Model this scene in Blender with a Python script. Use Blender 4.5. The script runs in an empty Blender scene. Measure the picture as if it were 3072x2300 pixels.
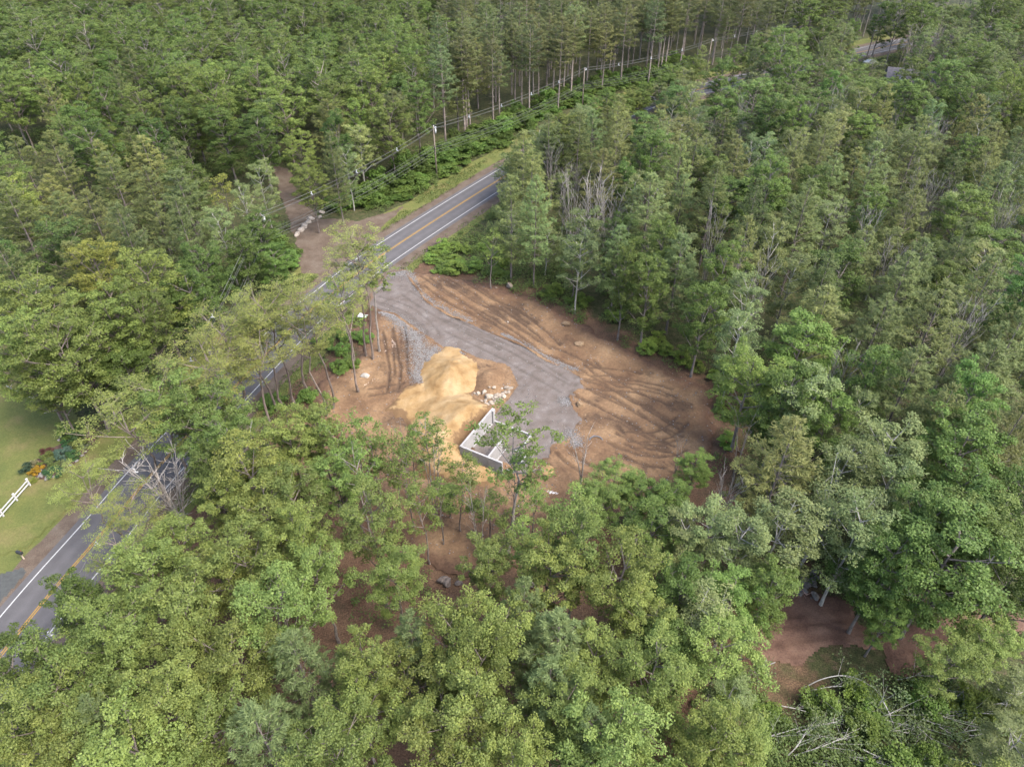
import bpy, bmesh, math, random
import numpy as np
from mathutils import Vector
S = bpy.context.scene
C = S.collection
R = math.radians

# ------------------------------------------------------------------ camera, sky, sun, exposure
CAM_H, CAM_PITCH, FOC = 68.0, 40.0, 2131.0          # drone height (m), pitch below horizon, focal length for a 3072 px wide frame
cd = bpy.data.cameras.new('camera'); cam = bpy.data.objects.new('camera', cd); C.objects.link(cam)
cam.location = (0, 0, CAM_H); cam.rotation_euler = (R(90 - CAM_PITCH), 0, 0)
cd.sensor_width = 36; cd.lens = FOC / 3072 * 36; cd.clip_start = 1; cd.clip_end = 4000
S.camera = cam
SUN_AZ, SUN_EL = 118.0, 55.0                           # compass-style: degrees clockwise from +Y
w = bpy.data.worlds.new('World'); S.world = w; w.use_nodes = True
nt = w.node_tree; nt.nodes.clear()
sky = nt.nodes.new('ShaderNodeTexSky'); sky.sky_type = 'NISHITA'; sky.sun_disc = False
sky.sun_elevation = R(SUN_EL); sky.sun_rotation = R(SUN_AZ); sky.air_density = 1.0; sky.dust_density = 4.0; sky.ozone_density = 0.8
bg = nt.nodes.new('ShaderNodeBackground'); bg.inputs['Strength'].default_value = 0.15
out = nt.nodes.new('ShaderNodeOutputWorld')
nt.links.new(sky.outputs[0], bg.inputs[0]); nt.links.new(bg.outputs[0], out.inputs[0])
sl = bpy.data.lights.new('sun', 'SUN'); sl.energy = 1.1; sl.angle = R(30); sl.color = (1, .97, .92)
so = bpy.data.objects.new('sun', sl); C.objects.link(so)
sd = Vector((math.sin(R(SUN_AZ)) * math.cos(R(SUN_EL)), math.cos(R(SUN_AZ)) * math.cos(R(SUN_EL)), math.sin(R(SUN_EL))))
so.rotation_euler = sd.to_track_quat('Z', 'Y').to_euler(); so.location = (0, 0, 200)
S.view_settings.view_transform = 'Standard'; S.view_settings.look = 'None'
S.view_settings.exposure = 2.15; S.view_settings.gamma = 1.0
S.render.engine = 'CYCLES'
S.cycles.max_bounces = 4; S.cycles.diffuse_bounces = 2; S.cycles.transmission_bounces = 2; S.cycles.glossy_bounces = 1

# ------------------------------------------------------------------ survey: where a point measured on the aerial photograph lies on the land
_p = R(CAM_PITCH)
def P(x, y, z=0.0):
    u = (x - 1536) / FOC; v = (1150 - y) / FOC
    d = (u, math.cos(_p) + v * math.sin(_p), -math.sin(_p) + v * math.cos(_p))
    t = (z - CAM_H) / d[2]
    return (d[0] * t, d[1] * t, z)
K = 3072 / 2212.0
def O(x, y, z=0.0): return P(x * K, y * K, z)          # the same from the overview sheet
def Z(q, x, y, z=0.0):                                  # the same from one of the nine detail sheets
    ox, oy = ((q - 1) % 3) * 1024, (0, 767, 1534)[(q - 1) // 3]
    return P(ox + x * .46297, oy + y * .46297, z)
def to_ov(X, Y, Zz):
    X, Y, Zz = np.asarray(X, float), np.asarray(Y, float), np.asarray(Zz, float) - CAM_H
    f = Y * math.cos(_p) - Zz * math.sin(_p); up = Y * math.sin(_p) + Zz * math.cos(_p)
    f = np.maximum(f, .1)
    return (1536 + FOC * X / f) / K, (1150 - FOC * up / f) / K
def xy(l): return np.array([q[:2] for q in l])

# ------------------------------------------------------------------ maths helpers
def inside(px, py, poly):
    px, py = np.asarray(px, float), np.asarray(py, float); r = np.zeros(px.shape, bool)
    n = len(poly)
    for i in range(n):
        x0, y0 = poly[i][:2]; x1, y1 = poly[(i + 1) % n][:2]
        if y0 == y1: continue
        c = ((y0 > py) != (y1 > py)) & (px < (x1 - x0) * (py - y0) / (y1 - y0) + x0)
        r ^= c
    return r
def segdist(px, py, line, closed=False):
    px, py = np.asarray(px, float), np.asarray(py, float); d = np.full(px.shape, 1e9)
    n = len(line)
    for i in range(n if closed else n - 1):
        a = line[i]; b = line[(i + 1) % n]
        dx, dy = b[0] - a[0], b[1] - a[1]; L = dx * dx + dy * dy + 1e-12
        t = np.clip(((px - a[0]) * dx + (py - a[1]) * dy) / L, 0, 1)
        d = np.minimum(d, np.hypot(px - a[0] - t * dx, py - a[1] - t * dy))
    return d
def sdist(px, py, poly): return np.where(inside(px, py, poly), 1, -1) * segdist(px, py, poly, True)
_lat = np.random.default_rng(5).random((256, 256))
def vnoise(x, y):
    xi, yi = np.floor(x).astype(int), np.floor(y).astype(int); fx, fy = x - xi, y - yi
    fx, fy = fx * fx * (3 - 2 * fx), fy * fy * (3 - 2 * fy)
    g = lambda a, b: _lat[(xi + a) % 256, (yi + b) % 256]
    return (g(0, 0) * (1 - fx) + g(1, 0) * fx) * (1 - fy) + (g(0, 1) * (1 - fx) + g(1, 1) * fx) * fy
def fbm(x, y, sc, oct=4):
    x, y = np.asarray(x, float) / sc, np.asarray(y, float) / sc
    s = 0; a = .5
    for i in range(oct): s = s + a * vnoise(x + 17.3 * i, y - 9.1 * i); x, y, a = x * 2.03, y * 2.03, a * .5
    return s / (1 - .5 ** oct)
def spline(pts, n):
    pts = np.array(pts, float); k = len(pts); o = []
    for i in range(k - 1):
        p0, p1, p2, p3 = pts[max(i - 1, 0)], pts[i], pts[i + 1], pts[min(i + 2, k - 1)]
        for t in np.linspace(0, 1, n, endpoint=False):
            o.append(.5 * (2 * p1 + (p2 - p0) * t + (2 * p0 - 5 * p1 + 4 * p2 - p3) * t * t + (3 * p1 - p0 - 3 * p2 + p3) * t ** 3))
    o.append(pts[-1]); return np.array(o)

# ------------------------------------------------------------------ object helpers
def mesh_np(name, V, F, mat=None, smooth=False, fattr=None, vattr=None):
    V = np.asarray(V, np.float32); F = np.asarray(F, np.int32); m, k = F.shape
    me = bpy.data.meshes.new(name); me.vertices.add(len(V)); me.vertices.foreach_set('co', V.ravel())
    me.loops.add(m * k); me.loops.foreach_set('vertex_index', F.ravel())
    me.polygons.add(m); me.polygons.foreach_set('loop_start', np.arange(0, m * k, k, dtype=np.int32))
    if smooth: me.polygons.foreach_set('use_smooth', np.ones(m, bool))
    me.update(calc_edges=True); me.validate()
    for nm, a in (fattr or {}).items():
        at = me.attributes.new(nm, 'FLOAT', 'FACE'); at.data.foreach_set('value', np.asarray(a, np.float32))
    for nm, a in (vattr or {}).items():
        at = me.attributes.new(nm, 'FLOAT', 'POINT'); at.data.foreach_set('value', np.asarray(a, np.float32))
    if mat: me.materials.append(mat)
    return me
def link(name, me, parent=None, loc=None, rz=None):
    o = bpy.data.objects.new(name, me); C.objects.link(o)
    if parent: o.parent = parent
    if loc is not None: o.location = loc
    if rz is not None: o.rotation_euler = (0, 0, rz)
    return o
def tag(o, label, cat=None, group=None, kind=None):
    o['label'] = label
    if cat: o['category'] = cat
    if group: o['group'] = group
    if kind: o['kind'] = kind
    return o
def thing(name, label, cat, loc=(0, 0, 0), rz=0, group=None):
    return tag(link(name, None, None, loc, rz), label, cat, group)
def struct(o, label): o['kind'] = 'structure'; o['label'] = label; return o
class MB:
    def __init__(s): s.v = []; s.f = []
    def add(s, V, F):
        b = len(s.v); s.v += [tuple(q) for q in V]; s.f += [tuple(i + b for i in q) for q in F]
    def box(s, c, h, ax=None):
        ax = ax or ((1, 0, 0), (0, 1, 0), (0, 0, 1)); ax = [Vector(a) for a in ax]; c = Vector(c)
        V = [c + ax[0] * h[0] * i + ax[1] * h[1] * j + ax[2] * h[2] * k for i in (-1, 1) for j in (-1, 1) for k in (-1, 1)]
        s.add(V, [(0, 1, 3, 2), (4, 6, 7, 5), (0, 4, 5, 1), (2, 3, 7, 6), (0, 2, 6, 4), (1, 5, 7, 3)])
    def tube(s, pts, rad, n=6, cap=True):
        pts = [Vector(q) for q in pts]; m = len(pts); V = []
        for i, q in enumerate(pts):
            d = (pts[min(i + 1, m - 1)] - pts[max(i - 1, 0)]).normalized()
            a = d.cross(Vector((0, 0, 1)) if abs(d.z) < .9 else Vector((1, 0, 0))).normalized(); b = d.cross(a)
            r = rad[i] if hasattr(rad, '__len__') else rad
            V += [q + (a * math.cos(2 * math.pi * j / n) + b * math.sin(2 * math.pi * j / n)) * r for j in range(n)]
        F = [(i * n + j, i * n + (j + 1) % n, (i + 1) * n + (j + 1) % n, (i + 1) * n + j) for i in range(m - 1) for j in range(n)]
        if cap: F += [tuple(range(n))[::-1], tuple(range((m - 1) * n, m * n))]
        s.add(V, F)
    def mesh(s, name, mat, smooth=False, bevel=0):
        me = bpy.data.meshes.new(name); me.from_pydata(s.v, [], s.f)
        if bevel:
            bm = bmesh.new(); bm.from_mesh(me); bmesh.ops.bevel(bm, geom=bm.edges[:], offset=bevel, segments=1, affect='EDGES'); bm.to_mesh(me); bm.free()
        if smooth: me.polygons.foreach_set('use_smooth', np.ones(len(me.polygons), bool))
        if mat: me.materials.append(mat)
        me.update(); return me

# ------------------------------------------------------------------ materials (all procedural)
def mat(name, build, rough=.85, spec=.2):
    m = bpy.data.materials.new(name); m.use_nodes = True; n = m.node_tree
    b = n.nodes['Principled BSDF']; b.inputs['Roughness'].default_value = rough; b.inputs['Specular IOR Level'].default_value = spec
    build(n, b); return m
def N(n, t, **k):
    x = n.nodes.new(t)
    for a, v in k.items():
        if a in x.inputs.keys(): x.inputs[a].default_value = v
        else: setattr(x, a, v)
    return x
def noise(n, scale, detail=4, rough=.6, vec=None):
    x = N(n, 'ShaderNodeTexNoise'); x.inputs['Scale'].default_value = scale; x.inputs['Detail'].default_value = detail; x.inputs['Roughness'].default_value = rough
    if vec is None:
        g = N(n, 'ShaderNodeNewGeometry'); vec = g.outputs['Position']
    n.links.new(vec, x.inputs['Vector']); return x.outputs['Fac']
def ramp(n, fac, stops):
    r = N(n, 'ShaderNodeValToRGB'); e = r.color_ramp.elements
    while len(e) < len(stops): e.new(.5)
    for i, (p, c) in enumerate(stops): e[i].position = p; e[i].color = (*c, 1) if len(c) == 3 else c
    n.links.new(fac, r.inputs[0]); return r.outputs[0]
def mix(n, fac, a, b, mode='MIX'):
    x = N(n, 'ShaderNodeMix', data_type='RGBA', blend_type=mode)
    for s, v in ((0, fac), (6, a), (7, b)):
        if isinstance(v, (int, float)): x.inputs[s].default_value = v
        elif isinstance(v, tuple): x.inputs[s].default_value = (*v, 1) if len(v) == 3 else v
        else: n.links.new(v, x.inputs[s])
    return x.outputs[2]
def attr(n, name): return N(n, 'ShaderNodeAttribute', attribute_name=name).outputs['Fac']
def bump(n, b, h, strength=.5, dist=.05):
    x = N(n, 'ShaderNodeBump'); x.inputs['Strength'].default_value = strength; x.inputs['Distance'].default_value = dist
    n.links.new(h, x.inputs['Height']); n.links.new(x.outputs[0], b.inputs['Normal'])
def simple(name, col, var=.25, scale=3, rough=.8, bmp=0, spec=.2):
    def f(n, b):
        x = noise(n, scale, 5); lo = tuple(c * (1 - var) for c in col); hi = tuple(min(1, c * (1 + var)) for c in col)
        n.links.new(ramp(n, x, [(.3, lo), (.7, hi)]), b.inputs['Base Color'])
        if bmp: bump(n, b, noise(n, scale * 3, 4), .6, bmp)
    return mat(name, f, rough, spec)
M = {}
def _floor(n, b):
    a = ramp(n, noise(n, .35, 6, .65), [(.3, (.06, .05, .03)), (.5, (.12, .075, .05)), (.72, (.17, .115, .075))])
    s = ramp(n, noise(n, 6, 3, .7), [(.38, (.55, .5, .48)), (.7, (1.35, 1.3, 1.2))])
    c = mix(n, 1, a, s, 'MULTIPLY'); f = N(n, 'ShaderNodeMath', operation='ADD'); n.links.new(attr(n, 'moss'), f.inputs[0]); n.links.new(noise(n, .3, 5, .6), f.inputs[1])
    g = ramp(n, f.outputs[0], [(.62, (0, 0, 0)), (.85, (1, 1, 1))])
    n.links.new(mix(n, g, c, mix(n, 1, ramp(n, noise(n, 1.3, 6, .7), [(.35, (.028, .042, .014)), (.52, (.06, .07, .028)), (.66, (.095, .075, .048))]), s, 'MULTIPLY')), b.inputs['Base Color']); bump(n, b, noise(n, 5, 4), .8, .15)
M['floor'] = mat('forest_floor', _floor)
def _dirt(n, b):
    a = ramp(n, noise(n, .16, 6, .62), [(.3, (.095, .055, .033)), (.46, (.168, .104, .060)), (.58, (.225, .145, .083)), (.72, (.29, .195, .115))])
    s = ramp(n, noise(n, 3.5, 5, .7), [(.3, (.72, .7, .68)), (.7, (1.2, 1.2, 1.18))])
    c = mix(n, 1, a, s, 'MULTIPLY')
    c = mix(n, attr(n, 'churn'), c, mix(n, 1, (.085, .055, .036), s, 'MULTIPLY'))
    n.links.new(mix(n, attr(n, 'edge'), mix(n, 1, (.105, .062, .043), s, 'MULTIPLY'), c), b.inputs['Base Color'])
    bump(n, b, noise(n, 4, 6, .7), .7, .1)
M['dirt'] = mat('bare_dirt', _dirt, .9)
def _gravel(n, b):
    a = ramp(n, noise(n, .45, 7, .68), [(.28, (.115, .092, .078)), (.45, (.160, .134, .117)), (.58, (.182, .158, .142)), (.72, (.255, .228, .208))])
    s = ramp(n, noise(n, 14, 3, .8), [(.35, (.72, .72, .73)), (.65, (1.25, 1.25, 1.27))])
    c = mix(n, 1, a, s, 'MULTIPLY')
    c = mix(n, attr(n, 'churn'), c, mix(n, 1, (.105, .088, .075), s, 'MULTIPLY'))
    f = N(n, 'ShaderNodeMath', operation='SUBTRACT'); n.links.new(attr(n, 'edge'), f.inputs[0]); n.links.new(noise(n, 2.5, 5), f.inputs[1])
    r = ramp(n, f.outputs[0], [(.0, (0, 0, 0)), (.12, (1, 1, 1))])
    n.links.new(mix(n, r, (.18, .12, .08), c), b.inputs['Base Color']); bump(n, b, noise(n, 12, 5, .75), .7, .06)
M['gravel'] = mat('grey_gravel', _gravel, .9)
def _sand(n, b):
    a = ramp(n, noise(n, .35, 5, .6), [(.3, (.33, .20, .085)), (.46, (.47, .315, .15)), (.66, (.60, .44, .245))])
    s = ramp(n, noise(n, 6, 4, .7), [(.3, (.85, .83, .8)), (.7, (1.1, 1.1, 1.1))])
    c = mix(n, 1, a, s, 'MULTIPLY')
    f = N(n, 'ShaderNodeMath', operation='SUBTRACT'); n.links.new(attr(n, 'edge'), f.inputs[0]); n.links.new(noise(n, 1.2, 5), f.inputs[1])
    r = ramp(n, f.outputs[0], [(.0, (0, 0, 0)), (.2, (1, 1, 1))])
    n.links.new(mix(n, r, (.25, .155, .08), c), b.inputs['Base Color']); bump(n, b, noise(n, 3, 5), .5, .08)
M['sand'] = mat('yellow_sand', _sand, .95)
def _asph(n, b):
    a = ramp(n, noise(n, .5, 5, .65), [(.3, (.128, .122, .124)), (.7, (.165, .158, .160))])
    s = ramp(n, noise(n, 25, 2, .8), [(.3, (.85, .85, .85)), (.7, (1.12, 1.12, 1.12))])
    c = mix(n, 1, a, s, 'MULTIPLY')
    t = ramp(n, attr(n, 'across'), [(0, (1, 1, 1)), (.2, (.9, .9, .9)), (.3, (1.05, 1.05, 1.05)), (.4, (.9, .9, .9)), (.5, (1.02, 1.02, 1.02)), (.6, (.9, .9, .9)), (.7, (1.05, 1.05, 1.05)), (.8, (.9, .9, .9)), (1, (1, 1, 1))])
    n.links.new(mix(n, 1, c, t, 'MULTIPLY'), b.inputs['Base Color']); bump(n, b, noise(n, 30, 3), .3, .01)
M['asphalt'] = mat('worn_asphalt', _asph, .85)
M['drive'] = simple('driveway_asphalt', (.10, .105, .1), .2, 2)
def _paint(col):
    def f(n, b):
        r = ramp(n, noise(n, 6, 5, .7), [(.36, tuple(c * .62 for c in col)), (.5, col)]); n.links.new(r, b.inputs['Base Color'])
    return f
M['white_paint'] = mat('white_road_paint', _paint((.62, .62, .60)), .7)
M['yellow_paint'] = mat('yellow_road_paint', _paint((.50, .29, .05)), .7)
def _should(n, b):
    a = ramp(n, noise(n, .4, 6, .65), [(.3, (.115, .082, .058)), (.5, (.165, .124, .092)), (.7, (.21, .17, .13))])
    s = ramp(n, noise(n, 7, 4, .75), [(.3, (.7, .7, .7)), (.7, (1.25, 1.25, 1.25))])
    n.links.new(mix(n, 1, a, s, 'MULTIPLY'), b.inputs['Base Color']); bump(n, b, noise(n, 9, 4), .6, .05)
M['shoulder'] = mat('sandy_shoulder', _should)
def _grass(n, b):
    a = ramp(n, noise(n, .22, 6, .62), [(.3, (.085, .105, .028)), (.5, (.115, .125, .035)), (.72, (.17, .14, .06))])
    s = ramp(n, noise(n, 5, 5, .75), [(.3, (.7, .72, .68)), (.7, (1.25, 1.25, 1.25))])
    n.links.new(mix(n, 1, a, s, 'MULTIPLY'), b.inputs['Base Color']); bump(n, b, noise(n, 12, 4), .7, .08)
M['grass'] = mat('mown_grass', _grass)
def _conc(n, b):
    a = ramp(n, noise(n, .8, 6, .65), [(.3, (.30, .295, .295)), (.6, (.38, .375, .37)), (.8, (.43, .425, .42))])
    n.links.new(mix(n, 1, a, ramp(n, noise(n, 9, 4, .7), [(.3, (.9, .9, .9)), (.6, (1.05, 1.05, 1.05))]), 'MULTIPLY'), b.inputs['Base Color'])
    bump(n, b, noise(n, 10, 4), .25, .02)
M['concrete'] = mat('poured_concrete', _conc, .85)
def _leaf(n, b, col=None):
    oi = N(n, 'ShaderNodeObjectInfo'); t = attr(n, 'tint')
    c = mix(n, 1, col or oi.outputs['Color'], ramp(n, t, [(0, (.62, .68, .62)), (.5, (1, 1, 1)), (1, (1.38, 1.3, 1.18))]), 'MULTIPLY')
    hv = N(n, 'ShaderNodeHueSaturation'); n.links.new(c, hv.inputs['Color'])
    for k, lo, hi in (('Hue', .488, .512), ('Value', .88, 1.12)):
        mr = N(n, 'ShaderNodeMapRange'); mr.inputs['To Min'].default_value = lo; mr.inputs['To Max'].default_value = hi
        n.links.new(oi.outputs['Random'], mr.inputs['Value']); n.links.new(mr.outputs[0], hv.inputs[k])
    n.links.new(hv.outputs[0], b.inputs['Base Color'])
    tr = N(n, 'ShaderNodeBsdfTranslucent'); n.links.new(mix(n, 1, hv.outputs[0], (1.25, 1.35, .7), 'MULTIPLY'), tr.inputs['Color'])
    ms = N(n, 'ShaderNodeMixShader'); ms.inputs[0].default_value = .27
    n.links.new(b.outputs[0], ms.inputs[1]); n.links.new(tr.outputs[0], ms.inputs[2])
    n.links.new(ms.outputs[0], n.nodes['Material Output'].inputs['Surface'])
M['leaf'] = mat('foliage', _leaf, .58, .2)
def _bark(n, b):
    oi = N(n, 'ShaderNodeObjectInfo'); g = N(n, 'ShaderNodeNewGeometry'); mp = N(n, 'ShaderNodeMapping'); mp.inputs['Scale'].default_value = (1, 1, .35)
    n.links.new(g.outputs['Position'], mp.inputs[0])
    r = ramp(n, noise(n, 4, 5, .7, mp.outputs[0]), [(.32, (.5, .5, .5)), (.65, (1.2, 1.2, 1.2))])
    n.links.new(mix(n, 1, oi.outputs['Color'], r, 'MULTIPLY'), b.inputs['Base Color']); bump(n, b, noise(n, 8, 4), .5, .03)
M['bark'] = mat('bark', _bark, .9)
def _birch(n, b):
    g = N(n, 'ShaderNodeNewGeometry')
    r = ramp(n, noise(n, 2.2, 5, .8), [(.36, (.12, .11, .10)), (.46, (.25, .24, .22)), (.8, (.33, .32, .295))])
    n.links.new(r, b.inputs['Base Color'])
M['birch'] = mat('birch_bark', _birch, .8)
def _rock(n, b):
    oi = N(n, 'ShaderNodeObjectInfo')
    r = ramp(n, noise(n, 2.5, 6, .7), [(.3, (.62, .6, .58)), (.65, (1.15, 1.14, 1.12))])
    n.links.new(mix(n, 1, oi.outputs['Color'], r, 'MULTIPLY'), b.inputs['Base Color']); bump(n, b, noise(n, 5, 5), .6, .06)
M['rock'] = mat('field_stone', _rock, .9)
M['pebble'] = simple('crushed_stone', (.30, .29, .285), .5, 5, .9)
M['fence'] = simple('white_vinyl', (.78, .77, .78), .05, 1, .5)
M['wood_pole'] = simple('weathered_pole', (.17, .14, .115), .3, 3)
M['wire'] = simple('cable', (.075, .078, .075), .1, 1, .9, spec=.02)
M['wire_pale'] = simple('aluminium_cable', (.2, .205, .195), .1, 1, .8, spec=.05)
M['metal'] = simple('grey_metal', (.45, .46, .47), .1, 2, .45, spec=.5)
M['black'] = simple('black_plastic', (.025, .027, .028), .2, 3, .5)
M['grey_pipe'] = simple('grey_corrugated_pipe', (.09, .10, .115), .15, 3, .6)
M['roof'] = simple('roof_shingle', (.06, .058, .066), .18, 1.4)
M['siding'] = simple('pale_siding', (.50, .48, .45), .08, 1.5)
M['glass'] = simple('window_glass', (.03, .04, .05), .1, 1, .12, spec=.6)
M['car'] = simple('white_car_paint', (.74, .75, .76), .03, 1, .3, spec=.5)
M['rubber'] = simple('tyre_rubber', (.02, .02, .02), .1, 3, .8)
M['mulch'] = simple('dark_mulch', (.075, .048, .037), .4, 3)
M['litter'] = simple('white_plastic_sheet', (.72, .72, .73), .08, 2, .6)
M['pallet'] = simple('bleached_wood', (.42, .34, .26), .3, 4)

def level(names, k):
    for nm in names:
        n = M[nm].node_tree; b = n.nodes['Principled BSDF']; l = b.inputs['Base Color'].links[0]; src = l.from_socket
        n.links.new(mix(n, 1, src, (k, k, k), 'MULTIPLY'), b.inputs['Base Color'])
level(['concrete'], .68); level(['asphalt', 'drive', 'shoulder', 'white_paint', 'yellow_paint', 'pebble', 'rock', 'fence', 'wire_pale', 'siding', 'car', 'litter'], .5)
level(['grass'], .72); level(['sand'], .45); level(['gravel'], .62); level(['dirt'], .72); level(['floor', 'mulch'], .8)
# ------------------------------------------------------------------ ground and road
def sheet(name, poly, res, hfun, matr, z0, churn=None, jag=.5, jsc=2.0, edgew=1.2, cut=None, pad=1.0):
    """a sheet of ground over a measured outline, its border frayed, its height from hfun"""
    p = np.array(poly)[:, :2]; x0, y0 = p.min(0) - pad; x1, y1 = p.max(0) + pad
    nx, ny = int((x1 - x0) / res) + 1, int((y1 - y0) / res) + 1
    X, Y = np.meshgrid(x0 + np.arange(nx) * res, y0 + np.arange(ny) * res)
    D = sdist(X, Y, p) + (fbm(X, Y, jsc, 4) - .5) * 2 * jag
    keep = D > 0
    if cut is not None: keep &= ~cut(X, Y)
    Zz = z0 + (hfun(X, Y, D) if hfun else 0 * X)
    q = keep[:-1, :-1] & keep[1:, :-1] & keep[:-1, 1:] & keep[1:, 1:]
    idx = np.arange(nx * ny).reshape(ny, nx)
    F = np.stack([idx[:-1, :-1][q], idx[:-1, 1:][q], idx[1:, 1:][q], idx[1:, :-1][q]], 1)
    used, inv = np.unique(F, return_inverse=True)
    V = np.stack([X.ravel()[used], Y.ravel()[used], Zz.ravel()[used]], 1)
    va = {'edge': np.clip(D / edgew, 0, 1).ravel()[used]}
    va['churn'] = churn(X, Y).ravel()[used] if churn else np.zeros(len(used))
    return link(name, mesh_np(name, V, inv.reshape(F.shape), matr, True, vattr=va))

ROAD = spline([(-57, 5), (-52.3, 37.7), (-48.6, 54.0), (-45.2, 67.4), (-35.6, 96.4), (-31.6, 105.1), (-24.7, 118.8), (-4.6, 150.1), (13.7, 176), (36.6, 202), (61.5, 219.3), (91.5, 237.6), (119.4, 255.1), (166.3, 282), (230, 318), (330, 372)], 14)
def offset(line, d):
    t = np.gradient(line, axis=0); t /= np.linalg.norm(t, axis=1)[:, None]
    return line + np.stack([t[:, 1], -t[:, 0]], 1) * np.asarray(d).reshape(-1, 1)
def ribbon(name, line, a, b, z, matr, ncross=1, jag=0, parent=None, seed=0):
    L = np.concatenate([[0], np.cumsum(np.linalg.norm(np.diff(line, axis=0), axis=1))])
    s = np.arange(0, L[-1], .6 if jag else 1.5); ln = np.stack([np.interp(s, L, line[:, 0]), np.interp(s, L, line[:, 1])], 1)
    ja = (fbm(s, s * 0 + seed, 5) - .5) * 2 * jag; jb = (fbm(s, s * 0 + seed + 40, 5) - .5) * 2 * jag
    cols = [offset(ln, a + ja + (b + jb - a - ja) * k / ncross) for k in range(ncross + 1)]
    n = len(s); V = np.concatenate([np.concatenate([c, np.full((n, 1), z)], 1) for c in cols])
    F = [(k * n + i, (k + 1) * n + i, (k + 1) * n + i + 1, k * n + i + 1) for k in range(ncross) for i in range(n - 1)]
    ac = np.repeat(np.arange(ncross + 1) / ncross, n)
    o = link(name, mesh_np(name, V, F, matr, vattr={'across': ac, 'edge': ac * 0 + 1, 'churn': ac * 0}), parent)
    return o
struct(ribbon('grass_verge', ROAD, -10.5, -5.2, .016, M['grass'], 1, 1.6, seed=3), 'grass strip along the far side of the road')
struct(ribbon('grass_verge', ROAD, 5.0, 8.5, .016, M['grass'], 1, 1.4, seed=9), 'patchy grass strip along the near side of the road')
struct(ribbon('road_shoulder', ROAD, -6.3, -3.7, .022, M['shoulder'], 1, .8, seed=13), 'sandy brown shoulder along the far side of the road')
struct(ribbon('road_shoulder', ROAD, 3.7, 6.6, .022, M['shoulder'], 1, .8, seed=21), 'sandy brown shoulder along the near side of the road')
road = struct(ribbon('road', ROAD, -4.1, 4.15, .03, M['asphalt'], 10, 0), 'grey two-lane asphalt road curving through the forest')
for nm, a, b, m_ in (('edge_line', -3.32, -3.17, 'white_paint'), ('edge_line', 3.17, 3.32, 'white_paint'), ('centre_line', -.19, -.06, 'yellow_paint'), ('centre_line', .06, .19, 'yellow_paint')):
    ribbon(nm, ROAD, a, b, .036, M[m_], 1, 0, road)

# clearing
CLEAR = [O(*q) for q in [(868, 585), (960, 597), (1060, 622), (1150, 645), (1215, 680), (1300, 730), (1390, 780), (1460, 805), (1535, 850), (1552, 930), (1540, 990), (1500, 1040), (1420, 1070), (1330, 1100), (1230, 1180), (1130, 1230), (1000, 1240), (900, 1200), (830, 1100), (780, 1000), (715, 930), (670, 900), (690, 830), (760, 780), (800, 720), (800, 665), (845, 605)]]
GRAV = [Z(5, *q) for q in [(300, 105), (430, 95), (490, 190), (575, 300), (720, 390), (860, 440), (1040, 520), (1200, 590), (1350, 680), (1500, 740), (1575, 790), (1585, 870), (1510, 930), (1540, 1000), (1610, 1080), (1530, 1130), (1490, 1230), (1395, 1255), (1385, 1350), (1260, 1360), (1240, 1470), (1140, 1460), (1100, 1400), (880, 1330), (800, 1250), (960, 1040), (990, 1000), (1060, 920), (1110, 850), (1060, 740), (880, 700), (760, 640), (640, 620), (560, 560), (430, 470), (330, 400), (240, 380), (170, 340), (190, 240)]]
gx = np.concatenate([np.linspace(-1500, -320, 12), np.arange(-300, 301, 3), np.linspace(320, 1500, 12)])
gy = np.concatenate([np.linspace(-300, -40, 6), np.arange(-20, 421, 3), np.linspace(450, 2400, 14)])
GX, GY = np.meshgrid(gx, gy); idx = np.arange(GX.size).reshape(GX.shape)
GF = np.stack([idx[:-1, :-1].ravel(), idx[:-1, 1:].ravel(), idx[1:, 1:].ravel(), idx[1:, :-1].ravel()], 1)
struct(link('ground', mesh_np('ground', np.stack([GX.ravel(), GY.ravel(), 0 * GX.ravel()], 1), GF, M['floor'], True, vattr={'moss': np.minimum(np.clip((np.hypot((GX.ravel() + 8) / 42, (GY.ravel() - 48) / 34) - .8) * 1.6, 0, .75), np.clip((-sdist(GX.ravel(), GY.ravel(), xy(CLEAR)) - 2) / 9, 0, .75))})), 'brown leaf-littered forest floor')

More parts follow.
